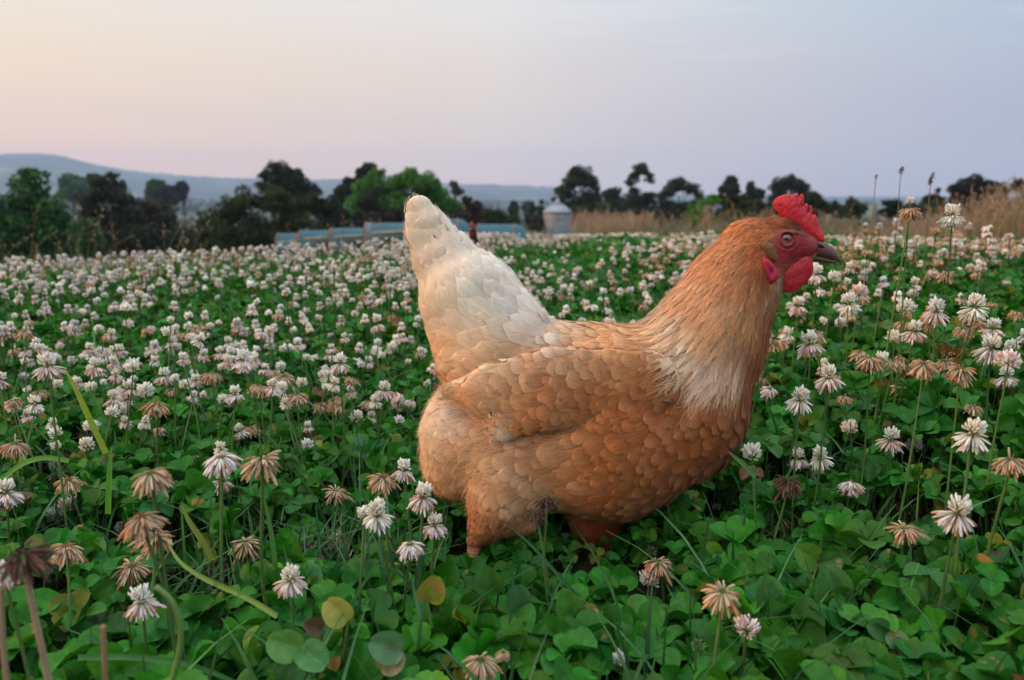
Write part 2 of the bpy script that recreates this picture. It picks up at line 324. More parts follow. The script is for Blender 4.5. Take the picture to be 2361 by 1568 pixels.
bush("olive_bush", "low olive bush above the end hut of the row", 68, [(1137, 498, 26, 16), (1125, 488, 16, 10), (1140, 512, 36, 12)], G_OLIVE, leaf=0.05, n=2600)
bush("olive_bush", "small olive bush beside the dark cone-shaped tree", 68, [(1176, 502, 19, 15), (1180, 514, 24, 10)], G_OLIVE, leaf=0.05, n=1800)
tree("cone_tree", "dark cone-shaped tree above the end hut", 160, [(1183, 472, 10, 11), (1184, 488, 15, 14)], G_DARK, n=1500, leaf=0.04, group='dark small trees near the silo')
tree("round_tree", "hazy blue-green round tree just past the dark cone-shaped tree", 300, [(1217, 473, 12, 10), (1220, 486, 16, 10)], (0.03, 0.07, 0.04), n=900, leaf=0.06, group='hazy trees in the valley')
tree("pine_tree", "small dark pine beside the silo, taller of two", 150, [(1227, 470, 5, 8), (1226, 484, 10, 12), (1224, 498, 14, 10)], G_DARK, n=1300, leaf=0.04, group='dark small trees near the silo')
tree("pine_tree", "small dark pine nearest the silo wall", 150, [(1248, 468, 5, 8), (1248, 480, 9, 12), (1247, 494, 12, 10)], G_DARK, n=1200, leaf=0.04, group='dark small trees near the silo')
bush("hedge", "low brown hedge beside the foot of the silo", 76, [(1222, 508, 16, 12), (1245, 506, 16, 14), (1235, 520, 30, 12)], (0.05, 0.045, 0.03), leaf=0.05, n=2000, cat='hedge')
# (the silo to the right edge)
tree("gum_tree", "large spreading gum tree with a pale trunk right behind the silo", 112, [(1340, 400, 28, 15), (1362, 425, 18, 20), (1318, 422, 30, 12), (1300, 445, 24, 14), (1286, 466, 16, 12), (1352, 460, 32, 22), (1375, 452, 12, 20), (1330, 478, 34, 20)], G_DARK, n=9500, leaf=0.020, k=15, fr=0.40, bark=PALE, ground_u=1322)
tree("round_tree", "small dark dome tree between the two tallest gum trees", 150, [(1412, 446, 23, 13), (1412, 462, 24, 14)], (0.02, 0.032, 0.018), n=2000, leaf=0.04)
tree("gum_tree", "tallest gum tree with an airy arrow-shaped top on a thin trunk", 118, [(1480, 388, 20, 13), (1494, 404, 12, 12), (1464, 408, 16, 11), (1455, 422, 12, 6), (1500, 418, 8, 8), (1462, 445, 18, 14), (1496, 458, 16, 18), (1470, 475, 30, 26), (1480, 495, 34, 20)], G_DARK, n=8500, leaf=0.018, k=14, fr=0.40, ground_u=1478)
tree("gum_tree", "dark gum tree with a gap of sky under its arched crown", 115, [(1568, 426, 28, 13), (1540, 440, 18, 18), (1595, 438, 18, 14), (1609, 455, 12, 18), (1528, 465, 14, 24), (1555, 480, 22, 34), (1585, 490, 28, 22)], G_DARK, n=9000, leaf=0.020, k=15, fr=0.42, ground_u=1558)
bush("bright_bush", "bright green rounded bush at the field edge near a wooden post", 34, [(1620, 480, 30, 24), (1600, 500, 26, 24), (1640, 462, 24, 14), (1625, 510, 36, 16)], G_BRIGHT, leaf=0.045, n=4200, k=16, fr=0.3)
bush("olive_bush", "dark olive bush beside the bright green bush", 36, [(1678, 466, 36, 20), (1655, 460, 22, 14), (1700, 474, 24, 22), (1685, 495, 46, 20)], G_OLIVE, leaf=0.045, n=4200, k=16, fr=0.3)
tree("gum_tree", "small dark dome-crowned gum tree behind the dark olive bush", 112, [(1684, 420, 17, 12), (1680, 434, 20, 12), (1690, 445, 16, 10), (1686, 465, 14, 14)], G_DARK, n=4200, leaf=0.026, k=14, fr=.42)
tree("gum_tree", "pointed dark gum tree just before the hen's neck", 112, [(1732, 432, 12, 13), (1742, 452, 22, 18), (1738, 472, 28, 18)], G_DARK, n=4600, leaf=0.026, k=15, fr=.42)
tree("gum_tree", "wide dark gum tree behind the hen's red comb", 108, [(1816, 422, 34, 13), (1795, 436, 22, 16), (1845, 432, 22, 14), (1860, 452, 24, 14), (1800, 462, 30, 20), (1850, 470, 40, 16)], G_DARK, n=9000, leaf=0.022, k=15, fr=.42)
bush("bush", "dark bush just past the hen's comb", 60, [(1876, 458, 16, 16), (1888, 472, 20, 14)], G_DARK, leaf=0.05, n=1500)
bush("hedge", "low rounded dark green hedge above the hen's beak", 62, [(1960, 474, 34, 15), (1925, 478, 24, 12), (1985, 480, 22, 12), (1950, 492, 50, 12)], (0.03, 0.052, 0.018), leaf=0.05, n=3600, cat='hedge')
bush("bush", "small dark square-topped bush beside the grey fence post", 62, [(2048, 474, 16, 14), (2066, 474, 13, 15), (2052, 490, 26, 12)], G_DARK, leaf=0.05, n=1900)
tree("small_tree", "small dark tree with one twig sticking up, behind the two tall clover blooms", 66, [(2150, 458, 18, 13), (2165, 462, 12, 10), (2138, 470, 16, 14), (2145, 485, 26, 12), (2162, 440, 4, 9)], G_DARK, leaf=0.04, n=2200)
tree("gum_tree", "broad dome-crowned gum tree behind the tall straw grass", 88, [(2250, 425, 42, 15), (2215, 440, 34, 16), (2285, 438, 32, 18), (2298, 455, 22, 22), (2245, 458, 36, 26), (2255, 488, 30, 22), (2198, 460, 14, 10)], (0.014, 0.022, 0.014), n=11000, leaf=0.022, k=16, fr=.42)
tree("gum_tree", "dark gum tree cut off by the photo's right edge", 90, [(2352, 430, 22, 18), (2375, 445, 34, 26), (2360, 470, 26, 26)], G_DARK, n=3000, leaf=0.03, k=10)

bush("scrub_bush", "dark tangled undergrowth below the two left-hand brown trees", 56, [(255, 548, 60, 26), (330, 556, 60, 22), (385, 562, 40, 18)], (0.02, 0.03, 0.016), n=5000, leaf=0.05, k=16)
bush("scrub_bush", "low grey-green scrub at the foot of the valley gap", 60, [(430, 556, 34, 16), (455, 562, 26, 14)], (0.035, 0.055, 0.028), n=2500, leaf=0.06, k=14)
bush("scrub_bush", "dark brown scrub below the bright green domed tree", 60, [(840, 512, 60, 16), (920, 505, 60, 18), (1010, 505, 60, 18), (1060, 498, 30, 20)], (0.024, 0.026, 0.016), n=5000, leaf=0.06, k=16)
bush("scrub_bush", "dull green scrub between the hedge and the spreading gum tree", 84, [(1345, 494, 40, 18), (1390, 486, 40, 20), (1430, 490, 34, 18)], (0.032, 0.042, 0.022), n=4500, leaf=0.06, k=16)
bush("scrub_bush", "dark scrub below the tallest gum tree and its arched neighbour", 82, [(1480, 496, 36, 18), (1530, 500, 34, 18), (1590, 500, 34, 20)], (0.022, 0.030, 0.017), n=4500, leaf=0.06, k=16)
bush("scrub_bush", "dark scrub line behind the hen's head and comb", 70, [(1740, 486, 50, 20), (1810, 480, 60, 20), (1880, 488, 40, 16)], (0.022, 0.030, 0.017), n=4500, leaf=0.06, k=16)
bush("scrub_bush", "low olive scrub behind the straw grass below the dome-crowned gum tree", 60, [(2120, 486, 50, 14), (2200, 488, 50, 16), (2300, 484, 50, 18)], G_OLIVE, n=4500, leaf=0.06, k=16)

def distant_woods():
    r = np.random.default_rng(31); Vc, Cc, Sc = [], [], []
    for depth, cnt, size in ((230, 10, 3), (420, 60, 5), (700, 90, 6), (1100, 130, 8), (1800, 170, 10), (2700, 200, 13), (6150, 420, 13)):
        for _ in range(cnt):
            u = r.uniform(-500, 2900) if depth < 6000 else r.uniform(-300, 1300); d = depth * (r.uniform(.8, 1.2) if depth < 6000 else r.uniform(.93, 1.06)); c = P(u, 450, d); n = r.integers(1, 7 if depth > 500 else 3)
            for j in range(n):
                x = c[0] + r.normal() * size * 2.4 * j ** .5; y = d + r.normal() * size; z = float(gh(x, y)); s = size * r.uniform(.4, .9)
                m = 60; dd = r.normal(size=(m, 3)); dd /= np.linalg.norm(dd, axis=1)[:, None]
                Vc.append(np.array([x, y, z + s * .6]) + dd * np.array([s * .7, s * .7, s * .8]) * r.uniform(.6, 1.05, m)[:, None]); Sc.append(np.full(m, s * .45))
                Cc.append(np.array([0.02, 0.042, 0.018]) * r.uniform(.6, 1.6) * np.ones((m, 1)))
    T = np.concatenate(Vc); s = np.concatenate(Sc); M = frames(r.normal(size=T.shape), r.normal(size=T.shape)) * s[:, None, None]
    V, F = inst(np.array([[-.5, -.5, 0], [.5, -.5, 0], [.5, .5, .1], [-.5, .5, 0.]]), np.array([[0, 1, 2, 3]]), M, T)
    tag(mesh("distant_woods", V, F, LEAF, col=np.repeat(np.concatenate(Cc), 4, 0), smooth=False), "far hazy tree clumps scattered over the valley and plain", "woods", kind='stuff')
distant_woods()

# ------------------------------------------------------------------ silo, huts, posts
def build_silo():
    D = 76.0; px = D / F0; c = P(1285, 500, D); rad = 31.5 * px; zt = P(1285, 488, D)[2]; zb = float(gh(c[0], c[1])) - .05; za = P(1285, 464, D)[2]
    root = tag(empty("grain_silo", (c[0], c[1], zb)), "grey galvanised grain silo with a cone roof beyond the field", "silo")
    n = 72; m = 60; zs = np.linspace(zb, zt, m * 4); rr = rad + 0.018 * np.sin(np.linspace(0, m * 2 * np.pi * .5, m * 4))
    a = np.linspace(0, 2 * np.pi, n, endpoint=False)
    V = np.stack([c[0] + np.cos(a)[:, None] * rr, c[1] + np.sin(a)[:, None] * rr, np.broadcast_to(zs, (n, len(zs)))], -1).reshape(-1, 3)
    gal = mat("galvanised_sheet", color=(0.27, 0.29, 0.33), rough=0.55, metal=0.35, var=0.22, vscale=1.4, vstretch=(1, 1, 3))
    mesh("wall", V, grid_faces(n, len(zs), True), gal, root)
    rp = []
    re = rad * 1.06
    ribs = [tube([[c[0] + math.cos(t) * re, c[1] + math.sin(t) * re, zt + .02], [c[0] + math.cos(t) * .25, c[1] + math.sin(t) * .25, za - .12]], .035, 5) for t in np.linspace(0, 2 * np.pi, 20, endpoint=False)]
    prof = [(re, zt - .08), (re + .01, zt), (re * .55, zt + (za - zt) * .52), (0.28, za - .22), (.26, za - .1)]
    a = np.linspace(0, 2 * np.pi, 40, endpoint=False)
    V = np.array([[c[0] + math.cos(t) * r_, c[1] + math.sin(t) * r_, z] for t in a for r_, z in prof]); rp.append((V, grid_faces(40, len(prof), True)))
    V, F, _ = join(rp + ribs); roof = mesh("roof", V, F, mat("silo_roof", color=(0.22, 0.26, 0.31), rough=0.5, metal=0.4, var=.15, vscale=2), root, smooth=False)
    V, F, _ = join([tube([[c[0], c[1], za - .2], [c[0], c[1], za + .05], [c[0], c[1], za + .3]], [.28, .2, .05], 12)]); cap = mesh("cap", V, F, gal, roof, origin=root.location)
    V, F, _ = join([tube([[c[0] + math.cos(t) * (rad + .02) for t in [q]][0:1] + [c[1] + math.sin(q) * (rad + .02), z] for q in np.linspace(0, 2 * np.pi, 60)], .03, 5, cap=False) for z in np.linspace(zb + .5, zt - .15, 5)])
    mesh("hoop", V, F, gal, root)
build_silo()

TARP = mat("blue_sheet", color=(0.018, 0.095, 0.13), rough=0.8, var=0.22, vscale=1.2, bump=.3, bscale=6)
TARPG = mat("worn_grey_sheet", color=(0.09, 0.12, 0.13), rough=0.9, var=0.3, vscale=2)
FLAP = mat("pale_flap_board", color=(0.74, 0.70, 0.64), rough=0.8, var=0.25, vscale=3)
HWOOD = mat("hut_timber", color=(0.16, 0.105, 0.07), rough=0.9, var=0.3, vscale=5)
def hut(label, u0, u1, vt, vb, D, yaw=0.0, flap=None, grey=False, roundend=False):
    """arched range hut: blue half-barrel sheet over a timber frame, ends of board, an awning flap on the near side"""
    a = P(u0, vt, D); b = P(u1, vt, D); cx = (a[0] + b[0]) / 2; Ln = (b[0] - a[0]); zt = a[2]; zg = float(gh(cx, D)); h = max(zt - zg, 0.9); zg = zt - h
    root = tag(empty("poultry_hut", (cx, D, zg), yaw), label, "hut", "blue arched huts in a row")
    rw = 0.75; n = 17; nx = 30
    t = np.linspace(-math.pi / 2, math.pi / 2, n); prof = np.stack([np.sin(t) * rw, (h - .75) + .75 * np.cos(t)], 1)
    prof = np.concatenate([[[-rw, 0.02]], prof, [[rw, 0.02]]]); m = len(prof)
    xs = np.linspace(-Ln / 2, Ln / 2, nx)
    sc = np.ones(nx)
    if roundend: sc = np.sqrt(np.clip(1 - np.clip((xs - (Ln / 2 - .45)) / .46, 0, 1) ** 2, 0, 1))
    V = np.array([[x, p[0] * s, p[1] * (s if p[1] > .1 else 1) + 0.012 * math.sin(i * 1.9)] for i, (x, s) in enumerate(zip(xs, sc)) for p in prof]) 
    sheet = mesh("roof_sheet", V, grid_faces(nx, m), TARP, root, origin=(0, 0, 0))
    parts = []
    for x in ([-Ln / 2 - .02] if roundend else [-Ln / 2 - .02, Ln / 2 + .02]):
        e = np.array([[x, p[0] * .99, p[1] * .99] for p in prof]); e2 = e + [[.03, 0, 0]]
        parts.append((np.concatenate([e, e2]), [np.array([np.arange(m)]), np.array([np.arange(m)[::-1] + m])]))
    V, F, _ = join(parts); mesh("end_wall", V, F, HWOOD, root, origin=(0, 0, 0), smooth=False)
    parts = [box((0, -rw * .98, .12), (Ln, .06, .09)), box((0, rw * .98, .12), (Ln, .06, .09))]
    for x in (-Ln / 2 + .04, Ln / 2 - (.5 if roundend else .04)):
        arc = np.array([[x, p[0] * 1.015, p[1] * 1.015] for p in prof[1:-1]]); parts.append(tube(arc, .03, 5))
    V, F, _ = join(parts); mesh("frame", V, F, HWOOD, root, origin=(0, 0, 0))
    if grey:
        k = nx // 5; V = np.array([[x, p[0] * 1.01, p[1] * 1.012 + .004] for x in xs[:k] for p in prof]); mesh("worn_patch", V, grid_faces(k, m), TARPG, root, origin=(0, 0, 0))
    if flap:
        fa, fb, lift = flap                                # along the hut, as fractions
        x0, x1 = (fa - .5) * Ln, (fb - .5) * Ln; y0, z0 = -rw * .93, h * .72; y1, z1 = -rw - .80, h * .62 + lift + .16
        V = np.array([[x0, y0, z0], [x1, y0, z0 + .02], [x1 + .05, y1, z1], [x0 - .25, y1, z1 - .05]]); V = np.concatenate([V, V - [[0, 0, .03]]])
        fl = mesh("awning_flap", V, np.array([[0, 1, 2, 3], [7, 6, 5, 4], [0, 4, 5, 1], [1, 5, 6, 2], [2, 6, 7, 3], [3, 7, 4, 0]]), FLAP, root, origin=(0, 0, 0), smooth=False)
        for x in (x0 - .15, x1): V, F = tube([[x, y1 + .03, z1 - .03], [x, -rw - .02, .3]], .015, 5); mesh("prop", V, F, HWOOD, fl, origin=(0, 0, 0))
        V, F, _ = join([box(((x0 + x1) / 2 + .1, -rw + .02, h * .38), ((x1 - x0) * .8, .1, h * .5))]); mesh("opening", V, F, mat("dark_opening", color=(0.02, 0.014, 0.01), rough=1), root, origin=(0, 0, 0), smooth=False)
    return root
hut("smallest blue arched hut, farthest along the row from the silo", 640, 690, 538, 560, 31, 0.1, (.60, .98, .05))
hut("blue arched hut second along from the smallest one, pale flap raised", 692, 762, 531, 560, 28, 0.12, (.55, .98, .12))
hut("blue arched hut with a weathered tan flap, third along the row", 762, 843, 526, 556, 26, 0.12, (.45, .98, .12))
hut("blue arched hut with a grey worn end, just before the pale hen's tail", 842, 936, 514, 556, 23.5, 0.10, (.46, .92, .10), grey=True)
hut("highest blue arched hut, behind the red-combed brown hen's head", 985, 1097, 505, 548, 22.5, 0.06, None, roundend=True)
hut("long blue arched hut with a rounded end, nearest the silo", 1102, 1224, 517, 550, 24, -0.05, (.0, .35, -.1), roundend=True)

def post(label, u, vt, D, w, color, name="fence_post"):
    c = P(u, vt, D); zg = float(gh(c[0], D)); h = c[2] - zg; root = tag(empty(name, (c[0], D, zg - .1)), label, "post", "posts of the wire fence")
    r = np.random.default_rng(int(u)); zs = np.linspace(0, h + .1, 7); pts = np.stack([0.02 * np.sin(zs * 2 + u), 0 * zs, zs], 1)
    V, F = tube(pts, w * np.array([1.1, 1, .98, .95, .97, .93, .9]), 9); mesh("post", V, F, mat("post_timber", color=color, rough=.9, var=.35, vscale=18, vstretch=(1, 1, .2)), root, origin=(0, 0, 0))
    V, F, _ = join([tube([[-.9, 0, z - .03], [0, -w * .9, z], [.9, 0, z - .03]], .0012, 4) for z in (h * .7,)]); mesh("wire", V, F, mat("fence_wire", color=(.25, .25, .25), rough=.6, metal=.5), root, origin=(0, 0, 0))
post("reddish-brown wooden fence post beside the bright green bush", 1627, 473, 14, .04, (0.14, 0.075, 0.05))
post("grey weathered fence post between the rounded hedge and the square-topped bush", 2019, 470, 11, .04, (0.17, 0.155, 0.145))
post("short dark grey fence post in the straw grass in front of the hedge", 1914, 494, 12, .05, (0.13, 0.12, 0.11))
# ------------------------------------------------------------------ hens: signed-distance bodies, feathers laid over them one by one
def sd_prims(p, prims, k=26.0):
    """p (n,3) as (x, depth, z down); prims: (ax,az,ar, bx,bz,br, ys, y0, k)"""
    f = None
    for q in prims:
        ax, az, ar, bx, bz, br, ys = q[:7]; y0 = q[7] if len(q) > 7 else 0.0; y1 = q[8] if len(q) > 8 else y0; kk = q[9] if len(q) > 9 else k; mir = q[10] if len(q) > 10 else False
        X = p[:, 0]; Y = np.abs(p[:, 1]) if mir else p[:, 1]; Z = p[:, 2]
        dx, dz = bx - ax, bz - az; L2 = dx * dx + dz * dz + 1e-9
        h = np.clip(((X - ax) * dx + (Z - az) * dz) / L2, 0, 1)
        d = np.sqrt((X - ax - h * dx) ** 2 + (Z - az - h * dz) ** 2 + ((Y - y0 - h * (y1 - y0)) / ys) ** 2) - (ar + h * (br - ar))
        if ys < 0.9: d = d * (0.35 + 0.65 * ys) if False else d
        if f is None: f = d
        else:
            hh = np.clip(0.5 + 0.5 * (f - d) / kk, 0, 1); f = f * (1 - hh) + d * hh - kk * hh * (1 - hh)
    return f
def sd_grad(p, fn, e=1.0):
    f = fn(p); g = np.stack([fn(p + d) - f for d in np.eye(3) * e], 1) / e
    return f, g
def onto(p, fn, off, it=3):
    for _ in range(it):
        f, g = sd_grad(p, fn); p = p + g * ((off - f) / (np.sum(g * g, 1) + 1e-6))[:, None]
    return p
def surf_nets(fn, lo, hi, h):
    ax = [np.arange(lo[i], hi[i] + h, h) for i in range(3)]; sh = [len(a) for a in ax]
    G = np.stack(np.meshgrid(*ax, indexing='ij'), -1).reshape(-1, 3); f = np.concatenate([fn(G[i:i + 400000]) for i in range(0, len(G), 400000)]).reshape(sh)
    s = f < 0; cnt = np.zeros([n - 1 for n in sh]); acc = np.zeros([n - 1 for n in sh] + [3])
    I = np.stack(np.meshgrid(*[np.arange(n - 1) for n in sh], indexing='ij'), -1)
    sl = lambda o: tuple(slice(o[i], sh[i] - 1 + o[i]) for i in range(3))
    for a in range(3):
        o1, o2 = [(b, c) for b in (0, 1) for c in (0, 1)], [i for i in range(3) if i != a]
        for b, c in o1:
            A = [0, 0, 0]; A[o2[0]] = b; A[o2[1]] = c; B = list(A); B[a] = 1
            fa, fb = f[sl(A)], f[sl(B)]; cr = (fa < 0) != (fb < 0); t = np.where(cr, fa / np.where(cr, fa - fb, 1), 0)
            pos = np.array(A)[None, None, None] + np.zeros(fa.shape + (3,)); pos[..., a] = t
            acc += pos * cr[..., None]; cnt += cr
    act = cnt > 0; vid = -np.ones(act.shape, int); vid[act] = np.arange(act.sum())
    V = (I[act] + acc[act] / cnt[act][:, None]) * h + np.array(lo)
    Fs = []
    for a in range(3):
        b, c = (a + 1) % 3, (a + 2) % 3
        A = [slice(1, n - 1) for n in sh]; A[a] = slice(0, sh[a] - 1); B = list(A); B[a] = slice(1, sh[a])
        s1, s2 = s[tuple(A)], s[tuple(B)]; cr = s1 != s2; ii = np.argwhere(cr); base = ii.copy(); base[:, b] += 1; base[:, c] += 1
        def at(db, dc):
            q = base.copy(); q[:, b] += db; q[:, c] += dc; return vid[q[:, 0], q[:, 1], q[:, 2]]
        q = np.stack([at(-1, -1), at(0, -1), at(0, 0), at(-1, 0)], 1); fl = s1[cr]; q[~fl] = q[~fl][:, ::-1]; Fs.append(q)
    return V, np.concatenate(Fs)
def idw(x, z, ctrl, power=3.0):
    """inverse-distance blend of control values: ctrl rows (x, z, v...)"""
    c = np.array(ctrl, float); d2 = (x[:, None] - c[None, :, 0]) ** 2 + (z[:, None] - c[None, :, 1]) ** 2 + 400.0
    w = d2 ** (-power / 2 * 1.0); w /= w.sum(1, keepdims=True); return w @ c[:, 2:]
def thin(P3, rad, r):
    """greedy dart throwing: keep points at least rad apart"""
    keep = []; cell = {}; cs = float(np.max(rad)); 
    for i in range(len(P3)):
        p = P3[i]; k = (int(p[0] // cs), int(p[1] // cs), int(p[2] // cs)); ok = True; ri = rad[i]
        for a in (-1, 0, 1):
            for b in (-1, 0, 1):
                for c in (-1, 0, 1):
                    for q in cell.get((k[0] + a, k[1] + b, k[2] + c), ()):
                        d = P3[q] - p
                        if d[0] * d[0] + d[1] * d[1] + d[2] * d[2] < ri * ri: ok = False; break
                    if not ok: break
                if not ok: break
            if not ok: break
        if ok: keep.append(i); cell.setdefault(k, []).append(i)
    return np.array(keep)
def sample_surface(V, F, n, r):
    A = V[F[:, 1]] - V[F[:, 0]]; B = V[F[:, 3]] - V[F[:, 0]]; ar = np.linalg.norm(np.cross(A, B), axis=1); i = r.choice(len(F), n, p=ar / ar.sum())
    a, b = r.random(n), r.random(n); return V[F[i, 0]] + A[i] * a[:, None] + B[i] * b[:, None]
def feathers(roots, dirs, Ln, Wd, lift, fn, cols, r, nu=5, nt=8, base=1.0, shape=0.0, tipk=0.16, cup=2.0):
    """feather blades hugging the body: returns V, F, uv, col in body space"""
    n = len(roots); f, g = sd_grad(roots, fn); g /= np.linalg.norm(g, axis=1)[:, None]
    d = dirs - g * np.sum(dirs * g, 1)[:, None]; d /= np.linalg.norm(d, axis=1)[:, None] + 1e-9; s = np.cross(g, d)
    t = np.linspace(0, 1, nt); u = np.linspace(-1, 1, nu)
    w = np.where(t < 0.6, 0.55 + 0.45 * np.sin(np.clip(t / 0.6, 0, 1) * np.pi / 2), np.sqrt(np.clip(1 - ((t - 0.6) / 0.4) ** 2, 0.02, 1))) if shape == 0 else np.where(t < .45, .6 + .4 * t / .45, 1 - .9 * ((t - .45) / .55) ** 1.6)
    T, U = np.meshgrid(t, u, indexing='ij'); Wt = np.broadcast_to(w[:, None], T.shape)
    jl = r.normal(0, 0.02, (n, nt, nu)) * (np.abs(U)[None] > .9); jt = r.normal(0, .035, (n, nt, nu)) * (T[None] > .99)
    along = (T[None] - tipk + jt - 0.06 * (U[None] ** 2) * (T[None] > .8)) * Ln[:, None, None]; ac = (U * Wt)[None] * (1 + jl) * Wd[:, None, None]
    bend = r.normal(0, .06, n)[:, None, None] * Ln[:, None, None] * T[None] ** 2
    p = roots[:, None, None] + d[:, None, None] * along[..., None] + s[:, None, None] * (ac + bend)[..., None]
    off = base + lift[:, None, None] * T[None] ** 1.3 - cup * (U[None] ** 2) * (0.3 + T[None]) + r.normal(0, .8, n)[:, None, None]
    p = onto(p.reshape(-1, 3), fn, off.reshape(-1), 3); y0_ = np.repeat(roots[:, 1], nt * nu); p[:, 1] = np.where((np.abs(y0_) > 6) & (p[:, 1] * y0_ < 0), 0, p[:, 1])
    F0_ = grid_faces(nt, nu); F = (F0_[None] + (np.arange(n) * nt * nu)[:, None, None]).reshape(-1, 4)
    uv = np.stack([np.broadcast_to((U + 1) / 2, (n, nt, nu)), np.broadcast_to(T * .995, (n, nt, nu)) + r.integers(0, 400, n)[:, None, None]], -1).reshape(-1, 2)
    return p, F, uv, np.repeat(cols, nt * nu, 0)
def strands(roots, dirs, Ln, fn, cols, r, w=0.9, out=0.4, curl=.25, lift=6.5):
    n = len(roots); f, g = sd_grad(roots, fn); g /= np.linalg.norm(g, axis=1)[:, None]
    d = dirs - g * np.sum(dirs * g, 1)[:, None]; d /= np.linalg.norm(d, axis=1)[:, None] + 1e-9; d = d + r.normal(0, .22, (n, 3)); s = np.cross(g, d); s /= np.linalg.norm(s, axis=1)[:, None]
    t = np.linspace(0, 1, 5); c = r.normal(0, curl, n)
    p = roots[:, None] + d[:, None] * (t[None, :, None] * Ln[:, None, None]) + s[:, None] * (c[:, None] * t[None] ** 2 * Ln[:, None])[..., None]
    off = lift + out * Ln[:, None] * r.uniform(.2, 1.2, n)[:, None] * t[None] ** 1.5
    p = onto(p.reshape(-1, 3), fn, off.reshape(-1), 2).reshape(n, 5, 3)
    ww = w * np.array([1, .9, .7, .45, .12]); a = p + s[:, None] * ww[None, :, None]; b = p - s[:, None] * ww[None, :, None]
    V = np.stack([a, b], 2).reshape(-1, 3); k = np.arange(4); F0_ = np.stack([2 * k, 2 * k + 1, 2 * k + 3, 2 * k + 2], 1)
    return V, (F0_[None] + (np.arange(n) * 10)[:, None, None]).reshape(-1, 4), np.repeat(cols, 10, 0)

def feather_mat(name, fringe=1.10, dark=0.70, alpha=True, barbs=46.0):
    m = bpy.data.materials.new(name); m.use_nodes = True; t = m.node_tree; t.nodes.clear()
    o = N(t, 'ShaderNodeOutputMaterial'); b = N(t, 'ShaderNodeBsdfPrincipled'); b.inputs['Roughness'].default_value = .62; b.inputs['Specular IOR Level'].default_value = .3
    b.inputs['Sheen Weight'].default_value = 0.15; b.inputs['Sheen Roughness'].default_value = .5
    c = N(t, 'ShaderNodeAttribute'); c.attribute_name = 'Col'
    uvn = N(t, 'ShaderNodeUVMap'); s = N(t, 'ShaderNodeSeparateXYZ'); L(t, uvn.outputs[0], s.inputs[0])
    def M(op, a, bb=None, cc=None):
        n = N(t, 'ShaderNodeMath', operation=op)
        for i, v in enumerate((a, bb, cc)):
            if v is None: continue
            if isinstance(v, (int, float)): n.inputs[i].default_value = v
            else: L(t, v, n.inputs[i])
        return n.outputs[0]
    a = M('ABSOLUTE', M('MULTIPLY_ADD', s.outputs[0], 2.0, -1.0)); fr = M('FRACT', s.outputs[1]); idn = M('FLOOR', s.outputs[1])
    bar = M('SUBTRACT', fr, M('MULTIPLY', a, 0.42))
    cb = N(t, 'ShaderNodeCombineXYZ'); L(t, M('MULTIPLY', bar, barbs), cb.inputs[0]); L(t, M('MULTIPLY', a, 2.2), cb.inputs[1]); L(t, M('MULTIPLY', idn, 7.31), cb.inputs[2])
    nz = N(t, 'ShaderNodeTexNoise'); nz.inputs['Scale'].default_value = 1.0; nz.inputs['Detail'].default_value = 3; L(t, cb.outputs[0], nz.inputs[0])
    k = mrange(t, nz.outputs[0], 0.3, 0.7, 0.86, 1.12)
    edge = M('MAXIMUM', mrange(t, a, 0.62, 1.0, 0, 1, True), mrange(t, fr, 0.72, 1.0, 0, 1, True))
    k2 = M('MULTIPLY', k, M('MULTIPLY_ADD', edge, fringe - 1, 1.0))
    root = mrange(t, fr, 0.30, 0.82, dark, 1.0, True); k3 = M('MULTIPLY', k2, root)  # occlusion under the overlapping feather, painted into the colour towards the root
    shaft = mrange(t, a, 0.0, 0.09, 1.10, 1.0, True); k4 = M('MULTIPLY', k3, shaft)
    v = N(t, 'ShaderNodeVectorMath', operation='SCALE'); L(t, c.outputs[0], v.inputs[0]); L(t, k4, v.inputs[3]); L(t, v.outputs[0], b.inputs['Base Color'])
    bp = N(t, 'ShaderNodeBump'); bp.inputs['Strength'].default_value = .85; bp.inputs['Distance'].default_value = .0007; L(t, nz.outputs[0], bp.inputs['Height']); L(t, bp.outputs[0], b.inputs['Normal'])
    tr = N(t, 'ShaderNodeBsdfTranslucent'); L(t, v.outputs[0], tr.inputs[0]); mx = N(t, 'ShaderNodeMixShader'); mx.inputs[0].default_value = .18; L(t, b.outputs[0], mx.inputs[1]); L(t, tr.outputs[0], mx.inputs[2]); sh = mx.outputs[0]
    if alpha:
        th = M('MULTIPLY_ADD', edge, 0.60, 0.04); vis = M('GREATER_THAN', nz.outputs[0], th)
        tp = N(t, 'ShaderNodeBsdfTransparent'); mx = N(t, 'ShaderNodeMixShader'); L(t, vis, mx.inputs[0]); L(t, tp.outputs[0], mx.inputs[1]); L(t, sh, mx.inputs[2]); sh = mx.outputs[0]
    L(t, sh, o.inputs[0]); return m
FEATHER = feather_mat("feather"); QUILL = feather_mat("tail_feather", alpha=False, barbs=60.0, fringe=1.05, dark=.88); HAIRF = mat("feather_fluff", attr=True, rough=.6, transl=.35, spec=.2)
SKINB = mat("hen_under_plumage", attr=True, rough=.8, var=.15, vscale=150)
REDSKIN = mat("red_bare_skin", attr=True, rough=.5, var=.22, vscale=420, bump=.7, bscale=900, sub=.25, spec=.4)
HORN = mat("horn_beak", attr=True, rough=.38, var=.18, vscale=500, spec=.5, bump=.2, bscale=500)
SCALY = mat("scaly_leg_skin", attr=True, rough=.5, var=.15, vscale=300, bump=.8, bscale=330)

